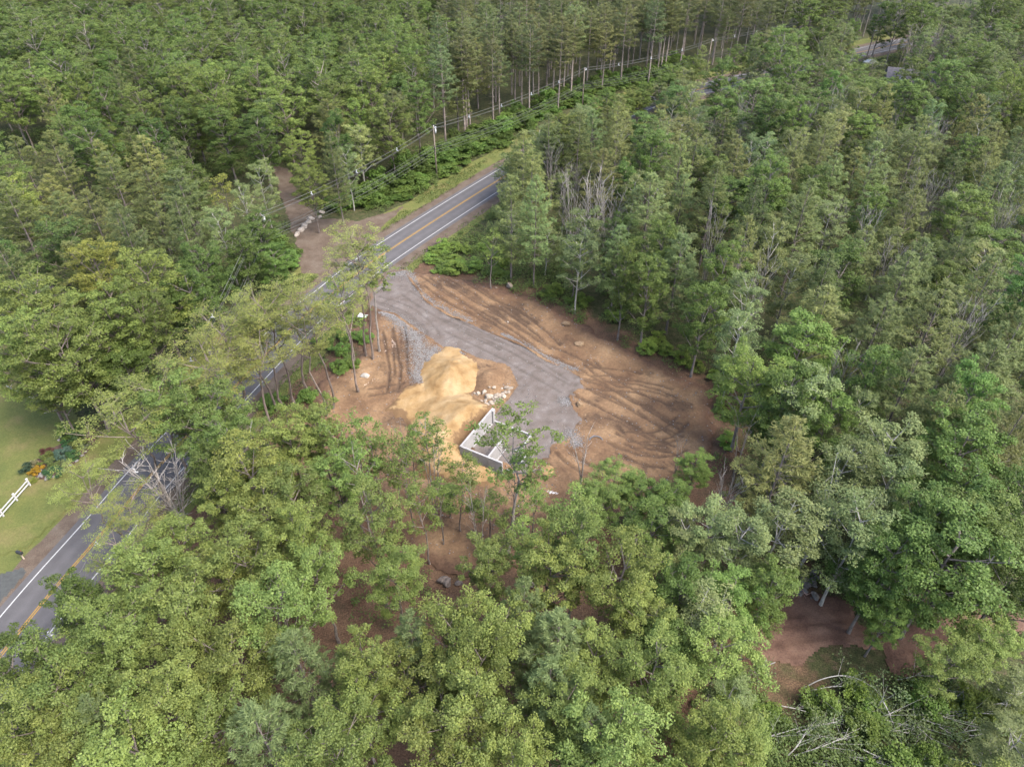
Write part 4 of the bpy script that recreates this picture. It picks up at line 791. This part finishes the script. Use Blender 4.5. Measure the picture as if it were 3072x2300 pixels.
fm.attributes.new('turn', 'FLOAT', 'POINT').data.foreach_set('value', np.array(pr_, np.float32))
fm.attributes.new('size', 'FLOAT_VECTOR', 'POINT').data.foreach_set('vector', np.array(ps, np.float32).ravel())
fo = tag(link('distant_forest', fm), 'distant mixed forest filling the upper edge of the view', 'forest', None, 'stuff')
ng = bpy.data.node_groups.new('distant_forest', 'GeometryNodeTree')
ng.interface.new_socket('Geometry', in_out='INPUT', socket_type='NodeSocketGeometry'); ng.interface.new_socket('Geometry', in_out='OUTPUT', socket_type='NodeSocketGeometry')
gi = ng.nodes.new('NodeGroupInput'); go = ng.nodes.new('NodeGroupOutput'); ip = ng.nodes.new('GeometryNodeInstanceOnPoints'); ci = ng.nodes.new('GeometryNodeCollectionInfo')
ci.inputs['Collection'].default_value = pc; ci.inputs['Separate Children'].default_value = True; ci.inputs['Reset Children'].default_value = True
def na(t, nm):
    x = ng.nodes.new('GeometryNodeInputNamedAttribute'); x.data_type = t; x.inputs['Name'].default_value = nm; return [o for o in x.outputs if o.enabled and o.name == 'Attribute'][0]
cx_ = ng.nodes.new('ShaderNodeCombineXYZ'); ng.links.new(na('FLOAT', 'turn'), cx_.inputs['Z'])
ng.links.new(gi.outputs[0], ip.inputs['Points']); ng.links.new(ci.outputs[0], ip.inputs['Instance']); ip.inputs['Pick Instance'].default_value = True
ng.links.new(na('INT', 'pick'), ip.inputs['Instance Index']); ng.links.new(cx_.outputs[0], ip.inputs['Rotation']); ng.links.new(na('FLOAT_VECTOR', 'size'), ip.inputs['Scale'])
ng.links.new(ip.outputs[0], go.inputs[0]); fo.modifiers.new('crowns', 'NODES').node_group = ng
print('TRIS', sum(len(q.data.polygons) * 2 for q in C.objects if q.type == 'MESH' and q.data.users == 1) + sum(len(m2.polygons) * 2 for k2 in LIB.values() for (ab, _) in k2 for m2 in ab)); print('TREES near', len(near), 'placed', len(PLACED), 'far', len(far))

# ------------------------------------------------------------------ shrubs and undergrowth
def shrub_at(x, y, h, rad, k, lab, grp, warm=0): return plant('shrub', x, y, h, rad, tinted('shrub', k, warm), lab, grp)
ln = offset(ROAD, -10.6); seg = [q for q in ln if 112 < q[1] < 232]
for q in seg:
    for d in range(3):
        w_ = frng.random() ** .8; x, y = q[0] - w_ * 7.5 + .8, q[1] + w_ * 4 + frng.uniform(-2.5, 2.5)
        if sdist(np.array([x]), np.array([y]), xy(PULL))[0] > -1: continue
        shrub_at(x - 1.2, y + 1, frng.uniform(.9, 2.6) + 3.2 * w_ * frng.random(), frng.uniform(1.6, 3.0), frng.uniform(.7, 1.35), 'dark leafy bush in the thicket below the power line', 'thicket below the power line')
for i in range(26):
    x, y, _ = O(frng.uniform(935, 1090), frng.uniform(535, 600)); 
    if sdist(np.array([x]), np.array([y]), cp)[0] > -.6 or segdist(np.array([x]), np.array([y]), ROAD)[0] < 7.5: continue
    shrub_at(x, y, frng.uniform(.7, 1.8), frng.uniform(1, 1.9), frng.uniform(1.3, 1.9), 'bright green bramble bush by the drive entrance', 'brambles by the drive entrance', .1)
for ox, oy in [(740, 760), (760, 790), (735, 800), (790, 735), (600, 870), (585, 880), (665, 860), (700, 745), (750, 730)]:
    x, y, _ = O(ox, oy); shrub_at(x, y, 1.3, 1.5, 1.3, 'low green bush among the roadside locust trunks', 'bushes among the roadside trunks')
for ox, oy in [(1440, 765), (1470, 780), (1500, 800), (1420, 740), (1250, 660), (1330, 690), (1400, 760), (1540, 815), (1560, 840), (1190, 640), (1560, 890), (1570, 960)]:
    x, y, _ = O(ox, oy); shrub_at(x, y, frng.uniform(1, 2.6), frng.uniform(1.0, 1.8), frng.uniform(1.2, 1.8), 'small leafy bush under the trunks at the lot edge', 'bushes at the lot edge', .1)
r = np.random.default_rng(21); uc = []
for kx, ky in r.uniform((-75, 8), (95, 135), (3000, 2)): uc.append((kx, ky))
for kx, ky in [O(a, b)[:2] for a, b in r.uniform((1400, 1430), (2230, 1720), (620, 2))]: uc.append((kx, ky))
for kx, ky in [O(a, b)[:2] for a, b in r.uniform((1420, 1180), (2230, 1480), (420, 2))]: uc.append((kx, ky))
for kx, ky in [O(a, b)[:2] for a, b in r.uniform((930, 480), (1360, 760), (1100, 2))]: uc.append((kx, ky))
for q in ln[(ln[:, 1] > 100) & (ln[:, 1] < 225)]:
    for j in range(16): a = r.random(); uc.append((q[0] - a * 13 + r.normal(0, 1), q[1] + a * 6 + r.normal(0, 2.5)))
for a0, b0, a1, b1, m_ in ((420, 330, 640, 385, 260), (0, 285, 120, 335, 120), (1480, 160, 1620, 215, 200), (1820, 95, 2020, 170, 420), (1050, 430, 1100, 480, 60)):
    for kx, ky in [O(a, b)[:2] for a, b in r.uniform((a0, b0), (a1, b1), (m_, 2))]: uc.append((kx, ky))
nf_ = 1060; uc = np.array(uc); ok = (sdist(uc[:, 0], uc[:, 1], cp) < .5 - 1.5 * r.random(len(uc))) & (sdist(uc[:, 0], uc[:, 1], xy(BRD)) < -.2) & (segdist(uc[:, 0], uc[:, 1], ROAD) > 8) & (sdist(uc[:, 0], uc[:, 1], xy(LAWN)) < -1) & (sdist(uc[:, 0], uc[:, 1], xy(PULL)) < -.5)
ok &= (fbm(uc[:, 0], uc[:, 1], 7, 3) > np.where((uc[:, 0] > 14) & (uc[:, 1] < 48), .45, .47)) | (np.arange(len(uc)) >= len(uc) - nf_) | ((uc[:, 0] > -25) & (uc[:, 0] < 12) & (uc[:, 1] > 84) & (uc[:, 1] < 125))
uc = uc[ok]; rad = r.uniform(.4, 1.0, len(uc)) * r.uniform(.7, 1.9, len(uc)); cz = np.concatenate([uc, (rad * .5)[:, None]], 1)
ug = link('undergrowth', crown_mesh('undergrowth', [puffs(r, cz, rad, 52, .9, .25, .17)])); ug.color = (.075, .105, .03, 1)
tag(ug, 'low green undergrowth of ferns and seedlings on the forest floor', 'undergrowth', None, 'stuff')
# roadside and verge grass
n = 60000; s_ = r.integers(0, len(ROAD) - 1, n); t_ = r.random((n, 1)); base = ROAD[s_] * (1 - t_) + ROAD[s_ + 1] * t_
side = np.where(r.random(n) < .6, -1, 1); dd = ROAD[s_ + 1] - ROAD[s_]; dd /= np.linalg.norm(dd, axis=1)[:, None]
gp = base + np.stack([dd[:, 1], -dd[:, 0]], 1) * (side * r.uniform(5.6, 9.5, n))[:, None]
k = (gp[:, 1] < 210) & (sdist(gp[:, 0], gp[:, 1], xy(GRAV)) < -.5) & (sdist(gp[:, 0], gp[:, 1], cp) < -.5) & (sdist(gp[:, 0], gp[:, 1], xy(PULL)) < -.3) & (sdist(gp[:, 0], gp[:, 1], xy(DRV)) < -.3) & ~((gp[:, 1] < 100) & (gp[:, 0] < np.interp(gp[:, 1], ROAD[:, 1], ROAD[:, 0]))) & (fbm(gp[:, 0], gp[:, 1], 5, 3) > .46); gp = gp[k]
c = np.concatenate([gp, r.uniform(.08, .2, (len(gp), 1))], 1); V_, F_ = leaves(r, c, rdir(r, len(c)) + np.array([0, 0, .6]), rdir(r, len(c)) + np.array([0, 0, .8]), .42, .12)
vg = link('verge_grass', mesh_np('verge_grass', V_, F_, M['leaf'], fattr={'tint': r.uniform(.2, .8, len(c))})); vg.color = (.08, .10, .03, 1)
tag(vg, 'rough green grass tufts on the road verges', 'grass', None, 'stuff')

# ------------------------------------------------------------------ birches: one leaning, many fallen
bx, by, _ = Z(9, 705, 430)
bt = thing('birch_tree', 'white-trunked birch leaning over the tumbled stone wall', 'tree', (bx, by, 0))
m_ = MB(); r = np.random.default_rng(31)
path = limb(m_, (0, 0, -.2), (2.2, .6, 11), .2, .12, 6, 0, 7); cen = []
for i in range(7):
    az = i * GOLD; l = r.uniform(2.2, 3.6); e = np.array([2.4 + math.cos(az) * l, .6 + math.sin(az) * l, 12.5 + r.uniform(-1, 4)]); lp = limb(m_, path[4 + i % 3], e, .09, .03, 4, -.3, 5); cen += [e, np.array(lp[3])]
    for k in range(4): e2 = np.array(lp[2 + k % 3]) + r.normal(0, .9, 3); limb(m_, lp[2 + k % 3], e2, .03, .015, 2, 0, 3); cen.append(e2)
link('trunk', m_.mesh('trunk', M['birch']), bt); cen = np.array(cen)
o = link('crown', crown_mesh('crown', [puffs(r, cen, r.uniform(.7, 1.1, len(cen)), 80, .8, .24, .15)]), bt); o.color = (.1, .125, .05, 1)
def fallen(pts, zs, th, label='white fallen birch trunk lying in the tangle beside the mud trail', leafy=True):
    p = [Z(9, *q, z) for q, z in zip(pts, zs)]; p = spline(p, 4); o0 = p[0].copy(); o0[2] = 0; r = np.random.default_rng(int(pts[0][0] * 7 + pts[0][1])); m_ = MB(); n = len(p)
    t = thing('fallen_birch', label, 'fallen tree', tuple(o0), 0, 'fallen birches')
    q = p - o0; m_.tube(q, [th * (1 - .65 * i / (n - 1)) for i in range(n)], 6); f = m_; cen = []
    for i in range(7):
        j = int(n * r.uniform(.35, 1)) - 1; d = q[min(j + 1, n - 1)] - q[max(j - 1, 0)]; d /= np.linalg.norm(d) + 1e-6
        e = q[j] + d * r.uniform(.8, 2.4) + np.array([*r.normal(0, .9, 2), r.uniform(-.2, .9)]); limb(f, q[j], e, .018, .008, 2, 0, 3); cen.append(e)
    link('trunk', m_.mesh('trunk', M['birch']), t)
    if leafy:
        cen = np.array(cen); o = link('leaves', crown_mesh('leaves', [puffs(r, cen, r.uniform(.5, 1.0, len(cen)), 26, .6, .24, .13)]), t); o.color = (.085, .115, .05, 1)
for pts, zs in [([(780, 1145), (900, 1085), (1040, 1060), (1150, 1090), (1250, 1150)], (.6, 2, 2.6, 2.2, .6)), ([(800, 1165), (950, 1135), (1100, 1130), (1210, 1130)], (.5, 1, 1.1, .7)), ([(640, 1258), (730, 1275), (820, 1300)], (1.2, .9, .5)), ([(480, 1475), (650, 1430), (780, 1390)], (.7, 1.2, 1)), ([(630, 1460), (800, 1410), (1000, 1360)], (.6, 1.2, 1.2)), ([(720, 1580), (900, 1520), (1080, 1450)], (.6, 1.3, 1.6)), ([(670, 1590), (740, 1520), (800, 1430)], (.5, 1.2, 1.7)), ([(1060, 1590), (1200, 1620), (1320, 1650)], (.8, .8, .7)), ([(1170, 1540), (1300, 1600), (1490, 1655)], (1.2, 1.1, .6)), ([(1130, 1590), (1400, 1595), (1650, 1600)], (.6, .9, .8)), ([(1250, 1270), (1290, 1220), (1305, 1180)], (1, 2.2, 3.2)), ([(1300, 1230), (1350, 1320), (1380, 1360)], (2, 1.2, .6)), ([(1560, 1340), (1650, 1385), (1740, 1440)], (1, .9, .6)), ([(1640, 1325), (1760, 1320), (1900, 1328)], (.7, .8, .6)), ([(2010, 1420), (1920, 1445), (1830, 1450)], (.6, .8, .6)), ([(830, 1620), (960, 1640)], (.7, .7)), ([(1020, 1330), (1140, 1325)], (.9, .8)), ([(1260, 1340), (1370, 1360), (1480, 1390)], (1, 1, .7)), ([(1700, 1295), (1890, 1290), (2070, 1298)], (.8, .9, .7)), ([(540, 960), (510, 1010)], (2, .4)), ([(600, 975), (520, 1010), (400, 1080)], (2.4, 1.6, .4)), ([(1850, 1140), (1730, 1230)], (2.2, .4)), ([(750, 1440), (870, 1450), (980, 1470)], (.9, 1, .7)), ([(820, 1235), (950, 1280), (1000, 1310)], (1, .8, .5)), ([(1380, 1090), (1480, 1070), (1520, 1055)], (.5, .9, 1.2))]:
    fallen(pts, zs, .06)
for i in range(15):
    a0, b0 = frng.uniform(700, 2000), frng.uniform(1120, 1640); an = frng.gauss(.1, .45); l_ = frng.uniform(90, 260)
    fallen([(a0, b0), (a0 + l_ * .5 * math.cos(an), b0 + l_ * .5 * math.sin(an) - frng.uniform(0, 18)), (a0 + l_ * math.cos(an), b0 + l_ * math.sin(an))], (frng.uniform(.4, 1.2), frng.uniform(.9, 1.7), frng.uniform(.4, 1.2)), frng.uniform(.03, .05), 'thin pale fallen birch stem lying in the brush beside the mud trail', i % 3 == 0)
def log(pts, th, label, z=.25, m='bark', col=(.26, .2, .16)):
    m_ = MB(); p = spline([(*q[:2], z) for q in pts], 3); m_.tube(p, [th * (1 - .5 * i / len(p)) for i in range(len(p))], 6); r = np.random.default_rng(len(label))
    for j in range(3): q = p[r.integers(1, len(p))]; m_.tube([q, q + np.array([*r.normal(0, .7, 2), .4])], [.04, .015], 4)
    o = link('fallen_log', m_.mesh('fallen_log', M[m])); o.color = (*col, 1); tag(o, label, 'log')
log([Z(9, 660, 440), Z(9, 730, 490), Z(9, 800, 550)], .16, 'reddish bare log edging the mud trail below the stone wall', .35, col=(.3, .2, .16))
log([Z(9, 930, 490), Z(9, 980, 440), Z(9, 1030, 400)], .22, 'grey log lying behind the tumbled stone wall', .4)
log([Z(5, 150, 850), Z(5, 190, 835), Z(5, 235, 815)], .09, 'thin pale branch on the dirt below the white boulder', .3, col=(.42, .33, .26))
log([Z(6, 590, 1550), Z(6, 660, 1580), Z(6, 730, 1600)], .14, 'brown log on the shaded floor beside the leaning poplar', .3)
log([Z(4, 40, 840, 5), Z(4, 130, 890, 5), Z(4, 230, 930, 5)], .08, 'long bare limb reaching over the lawn from the broad oaks', 5, col=(.4, .37, .32))
log([Z(4, 285, 1018, 4), Z(4, 370, 1000, 4), Z(4, 440, 1030, 4)], .07, 'forked bare limb hanging low above the lawn edge', 4, col=(.42, .39, .34))
for i in range(16):
    x, y = frng.uniform(255, 345), frng.uniform(560, 640); a = frng.uniform(0, 3.1); p = Z(5, x, y); l = frng.uniform(.5, 1.3)
    m_ = MB(); m_.tube([(-l, 0, .05), (0, .1, .12), (l, 0, .06)], .045, 4); o = link('broken_stick', m_.mesh('broken_stick', M['bark']), None, (p[0], p[1], .2), a); o.color = (.42, .33, .27, 1)
    tag(o, 'pale broken stick in the brush heap at the locust trunks', 'stick', 'sticks in the brush heap')

# ------------------------------------------------------------------ power line
POLES = [(-40.5, 14), (-44.3, 115.0), (-17.0, 153.3), (19.3, 198.5), (P(2136, 118, 10.8)[0], P(2136, 118, 10.8)[1]), (150, 292)]
PH = [11.2, 10.6, 12.0, 10.8, 10.8, 11]
LABS = ['wooden utility pole beyond the lawn driveway', 'wooden utility pole with grey transformer by the dirt track entrance', 'slim wooden utility pole on the grass verge with cables', 'dark utility pole standing before the tall pine trunks', 'far utility pole where the road leaves the pines', 'farthest utility pole along the road']
for i, ((x, y), h) in enumerate(zip(POLES, PH)):
    t = thing('utility_pole', LABS[i], 'utility pole', (x, y, 0), 0)
    m_ = MB(); m_.tube([(0, 0, -.4), (0, 0, h * .5), (0, 0, h)], [.17, .15, .12], 8); link('pole', m_.mesh('pole', M['wood_pole'], True), t)
    m_ = MB(); m_.box((.25, 0, h - .35), (.35, .05, .06)); link('bracket', m_.mesh('bracket', M['metal']), t)
    for dx, dz in ((.1, .1), (.5, -.1), (.35, -.4)):
        m_ = MB(); m_.tube([(dx, 0, h - .3 + dz), (dx, 0, h - .05 + dz)], [.07, .09], 6); link('insulator', m_.mesh('insulator', M['metal'], True), t)
    if i in (1, 2):
        m_ = MB(); m_.tube([(.42, -.1, h - 1.6), (.42, -.1, h - .7)], .26 if i == 1 else .16, 10); link('transformer', m_.mesh('transformer', M['metal'], True), t)
    m_ = MB(); m_.box((0, -.16, h * .58), (.05, .08, .5)); link('cable_clamp', m_.mesh('cable_clamp', M['black']), t)
def wire(a, b, sag, rad, matr, label, group):
    a, b = np.array(a), np.array(b); m_ = MB(); ts = np.linspace(0, 1, 22)
    m_.tube([tuple(a + (b - a) * t - np.array([0, 0, 4 * sag * t * (1 - t)])) for t in ts], rad, 4, False)
    o = link('power_line', m_.mesh('power_line', matr)); tag(o, label, 'cable', group)
    return lambda t: a + (b - a) * t - np.array([0, 0, 4 * sag * t * (1 - t)])
for i in range(len(POLES) - 1):
    a, b = POLES[i], POLES[i + 1]; ha, hb = PH[i], PH[i + 1]; d = np.array(b) - np.array(a); L = np.linalg.norm(d); nx_ = np.array([d[1], -d[0]]) / L
    f = wire((*a, ha + .05), (*b, hb + .05), 1.1, .033, M['wire_pale'], 'pale top messenger cable strung between the utility poles', 'top messenger cables')
    for k, o_ in enumerate((.25, .5)):
        wire((a[0] + nx_[0] * o_, a[1] + nx_[1] * o_, ha - .45), (b[0] + nx_[0] * o_, b[1] + nx_[1] * o_, hb - .45), 1.15, .026, M['wire'], 'dark conductor just below the top cable', 'conductors below the top cable')
    for k, (o_, z_) in enumerate(((.1, .66), (.2, .62), (-.15, .58), (.05, .54), (.22, .50))):
        wire((a[0] + nx_[0] * o_, a[1] + nx_[1] * o_, ha * z_), (b[0] + nx_[0] * o_, b[1] + nx_[1] * o_, hb * z_), .8 + .12 * k, .04 if k in (1, 3) else .024, M['wire'], 'black low communication cable strung between the utility poles', 'low communication cables')
    for k in range(1, int(L / 10)):
        p = f(k / int(L / 10)); m_ = MB(); m_.box((0, 0, -.25), (.06, .06, .28)); m_.box((0, 0, -.5), (.28, .05, .05), ((nx_[0], nx_[1], 0), (d[0] / L, d[1] / L, 0), (0, 0, 1)))
        o = link('cable_spacer', m_.mesh('cable_spacer', M['metal']), None, tuple(p)); tag(o, 'small grey spacer clipped to the top cables', 'cable spacer', 'cable spacers')
x, y, _ = P(2596, 185); t = thing('utility_pole', 'short dark pole beside the distant road near the white car', 'utility pole', (x, y, 0))
m_ = MB(); m_.tube([(0, 0, -.3), (0, 0, 9.5)], [.2, .14], 8); link('pole', m_.mesh('pole', M['wood_pole']), t); m_ = MB(); m_.box((.3, 0, 9.2), (.5, .06, .06)); link('bracket', m_.mesh('bracket', M['metal']), t)

# ------------------------------------------------------------------ house and car by the far road
hx, hy, _ = P(2760, 215, 6.5); hs = thing('house', 'grey-roofed house half hidden by trees near the far road', 'house', (hx, hy, 0), R(-20))
m_ = MB(); m_.box((0, 0, 2), (8, 4.6, 2)); link('wall', m_.mesh('wall', M['siding']), hs)
m_ = MB(); e = .5; V = [(-8.5, -5.2, 3.9), (8.5, -5.2, 3.9), (8.5, 5.2, 3.9), (-8.5, 5.2, 3.9), (-8.5, 0, 7.0), (8.5, 0, 7.0)]; m_.add(V, [(0, 1, 5, 4), (2, 3, 4, 5), (0, 4, 3), (1, 2, 5), (0, 3, 2, 1)]); rf = link('roof', m_.mesh('roof', M['roof']), hs)
m_ = MB(); m_.add([(-6.4, -6.6, 3.8), (-2.0, -6.6, 3.8), (-4.2, -6.6, 5.9), (-6.4, -1.6, 3.8), (-2.0, -1.6, 3.8), (-4.2, -1.6, 5.9)], [(0, 1, 2), (0, 2, 5, 3), (1, 4, 5, 2)]); link('gable_roof', m_.mesh('gable_roof', M['siding']), rf)
m_ = MB(); m_.box((-4.2, -5.6, 1.95), (1.9, 1.0, 1.9)); link('porch', m_.mesh('porch', M['siding']), hs)
for wx in (1.5, 5):
    m_ = MB(); m_.box((wx, -4.62, 2.2), (.6, .05, .8)); wn = link('window', m_.mesh('window', M['fence']), hs); m_ = MB(); m_.box((wx, -4.68, 2.2), (.5, .03, .7)); link('pane', m_.mesh('pane', M['glass']), wn)
cx0, cy0, _ = P(2613, 184, 1.0); ct = thing('parked_car', 'white car parked beside the far road by the house', 'car', (cx0, cy0, .03), R(15))
m_ = MB(); prof = [(-2.2, .35), (2.2, .35), (2.25, .75), (1.3, .95), (.7, 1.42), (-1.0, 1.45), (-1.7, 1.0), (-2.25, .9)]; n_ = len(prof)
m_.add([(a, s * .88 * (.82 if b > 1.2 else 1), b) for s in (-1, 1) for a, b in prof], [tuple(range(n_)), tuple(range(n_, 2 * n_))[::-1]] + [(i, i + n_, (i + 1) % n_ + n_, (i + 1) % n_) for i in range(n_)]); link('body', m_.mesh('body', M['car'], bevel=.03), ct)
m_ = MB(); m_.add([(1.32, -.7, .98), (1.32, .7, .98), (.76, .62, 1.4), (.76, -.62, 1.4)], [(0, 1, 2, 3)]); link('windscreen', m_.mesh('windscreen', M['glass']), ct)
for s in (-1, 1): m_ = MB(); m_.box((-.15, s * .82, 1.18), (.9, .03, .16)); link('side_window', m_.mesh('side_window', M['glass']), ct)
for wx in (-1.35, 1.35):
    for s in (-1, 1): m_ = MB(); m_.tube([(wx, s * .75, .33), (wx, s * .92, .33)], .33, 12); wl = link('wheel', m_.mesh('wheel', M['rubber']), ct); m_ = MB(); m_.tube([(wx, s * .9, .33), (wx, s * .94, .33)], .19, 10); link('rim', m_.mesh('rim', M['metal']), wl)

# ------------------------------------------------------------------ lawn things: fence, mailbox, garden bed
f0, f1 = np.array(P(92, 1457)[:2]), np.array(P(12, 1549)[:2]); st = (f1 - f0) / 2
fe = thing('white_fence', 'white post-and-rail fence on the lawn above the road', 'fence', (f0[0], f0[1], 0), math.atan2(st[1], st[0])); sl_ = float(np.linalg.norm(st))
for i in range(6):
    m_ = MB(); m_.box((i * sl_, 0, .6), (.085, .085, .65)); po = link('post', m_.mesh('post', M['fence'], bevel=.01), fe)
    m_ = MB(); m_.box((i * sl_, 0, 1.275), (.12, .12, .025)); m_.add([(i * sl_ - .1, -.1, 1.3), (i * sl_ + .1, -.1, 1.3), (i * sl_ + .1, .1, 1.3), (i * sl_ - .1, .1, 1.3), (i * sl_, 0, 1.38)], [(0, 1, 4), (1, 2, 4), (2, 3, 4), (3, 0, 4)]); link('cap', m_.mesh('cap', M['fence']), po)
    if i < 5:
        for z in (.5, 1.0): m_ = MB(); m_.box(((i + .5) * sl_, 0, z), (sl_ / 2 - .086, .035, .085)); link('rail', m_.mesh('rail', M['fence'], bevel=.008), fe)
mx, my, _ = P(72, 1676); mbx = thing('mailbox', 'black mailbox on a wooden post by the roadside dirt', 'mailbox', (mx, my, 0), R(-20))
m_ = MB(); m_.box((0, 0, .5), (.06, .06, .55)); m_.box((.12, 0, .98), (.2, .05, .04)); link('post', m_.mesh('post', M['pallet']), mbx)
m_ = MB(); pr2 = [(-.17, 1.05), (.17, 1.05), (.17, 1.28), (.12, 1.38), (0, 1.43), (-.12, 1.38), (-.17, 1.28)]; m_.add([(s * .38, a, b) for s in (-1, 1) for a, b in pr2], [tuple(range(7)), tuple(range(7, 14))[::-1]] + [(i, i + 7, (i + 1) % 7 + 7, (i + 1) % 7) for i in range(7)]); bxx = link('box', m_.mesh('box', M['black']), mbx)
m_ = MB(); m_.box((.385, 0, 1.2), (.012, .14, .13)); link('door', m_.mesh('door', M['black']), bxx); m_ = MB(); m_.box((.1, .18, 1.32), (.02, .01, .12)); link('flag', m_.mesh('flag', simple('red_flag', (.4, .03, .02))), mbx)
BED = [Z(4, *q) for q in [(140, 1385), (230, 1450), (300, 1462), (360, 1440), (470, 1370), (570, 1280), (640, 1200), (600, 1130), (430, 1160), (380, 1230), (290, 1260), (230, 1330)]]
struct(sheet('garden_bed', BED, .25, lambda X, Y, D: .12 * fbm(X, Y, 1.2) + .1 * np.clip(D, 0, 1), M['mulch'], .1, None, .3, 1.5), 'mulched garden bed on the lawn')
for x, y, rad, h, col, lab in [(235, 1392, .75, .9, (.24, .15, .015), 'golden yellow round bush at the tip of the garden bed'), (172, 1375, .8, 1.0, (.03, .05, .028), 'dark green round bush beside the golden bush'), (345, 1400, 1.0, 1.0, (.03, .065, .025), 'deep green mound at the lower side of the garden bed'), (215, 1345, .6, .8, (.16, .15, .08), 'cream flowering bush at the upper tip of the garden bed'), (350, 1340, 1.0, 1.1, (.085, .115, .035), 'pale green mound in the middle of the garden bed'), (400, 1290, 1.2, 1.2, (.05, .085, .06), 'blue-green juniper in the middle of the garden bed'), (300, 1310, .9, .9, (.09, .12, .03), 'light green bush on the lawn side of the garden bed'), (480, 1290, .9, 1.0, (.045, .09, .03), 'round green bush near the rear of the garden bed'), (440, 1220, .8, .9, (.035, .075, .025), 'small dark bush on the upper side of the garden bed'), (520, 1225, 1.1, 1.2, (.075, .095, .025), 'olive bush at the rear of the garden bed'), (300, 1265, .7, .5, (.07, .03, .022), 'low dark red shrub at the lawn edge of the bed'), (440, 1130, 1.3, 2.2, (.07, .12, .025), 'tall bright green bush behind the garden bed'), (500, 1150, 1.2, 1.8, (.05, .085, .03), 'leafy bush under the oak at the end of the bed'), (560, 1225, .7, .8, (.1, .11, .08), 'silvery small bush at the bed end'), (220, 1455, .5, .35, (.13, .15, .03), 'tiny yellow-green tuft on the grass beside the bed'), (400, 1350, .7, .7, (.1, .12, .06), 'pale flecked bush on the lower side of the bed')]:
    p = Z(4, x, y, h * .5); plant('shrub', p[0], p[1], h, rad, col, lab, None)
for x, y, s, c in [(275, 1430, .9, .32), (310, 1447, .8, .26), (265, 1400, .6, .4), (370, 1290, .5, .5), (255, 1440, .5, .3), (350, 1437, .6, .28), (420, 1395, .5, .33), (460, 1365, .5, .33), (500, 1335, .55, .33), (535, 1300, .5, .33), (560, 1275, .5, .33), (400, 1180, .5, .4), (385, 1200, .5, .4), (410, 1320, .45, .45)]:
    rock('garden_rock', Z(4, x, y), s, (c, c * .95, c * .9), 'grey rock edging the garden bed', 'rocks edging the garden bed', .6, .1)

# ------------------------------------------------------------------ small things on the lot
px_, py_, _ = Z(5, 1650, 1212); pp = MB(); pts = [(math.cos(t) * .9, math.sin(t) * .6, .3 + .4 * max(0, math.sin(t))) for t in np.linspace(-.5, 3.6, 26)]; pp.tube(pts, .075, 8)
o = link('drain_pipe', pp.mesh('drain_pipe', M['grey_pipe'], True), None, (px_, py_, 0)); tag(o, 'bent grey plastic pipe hooped on the dirt right of the gravel pad', 'pipe')
def litter(p, s, lab, seed, matr='litter'):
    r = random.Random(seed); bm = bmesh.new(); bmesh.ops.create_grid(bm, x_segments=6, y_segments=5, size=1)
    for v in bm.verts: v.co = Vector((v.co.x * s[0] + r.gauss(0, .06), v.co.y * s[1] + r.gauss(0, .06), r.uniform(0, .3) * s[1] + .05))
    ex = bmesh.ops.solidify(bm, geom=bm.faces[:], thickness=.02)
    me = bpy.data.meshes.new('sheet'); bm.to_mesh(me); bm.free(); me.materials.append(M[matr]); o = link('plastic_sheet', me, None, (p[0], p[1], .22), r.uniform(-.4, .4)); tag(o, lab, 'litter')
litter(Z(5, 1292, 1532), (1.0, .4), 'crumpled white plastic sheet below the gravel pad', 1); litter(Z(5, 1375, 1545), (.5, .3), 'torn white scrap beside the crumpled sheet', 2); litter(Z(5, 140, 400), (.8, .5), 'white torn sheet among the roadside locust trunks', 3)
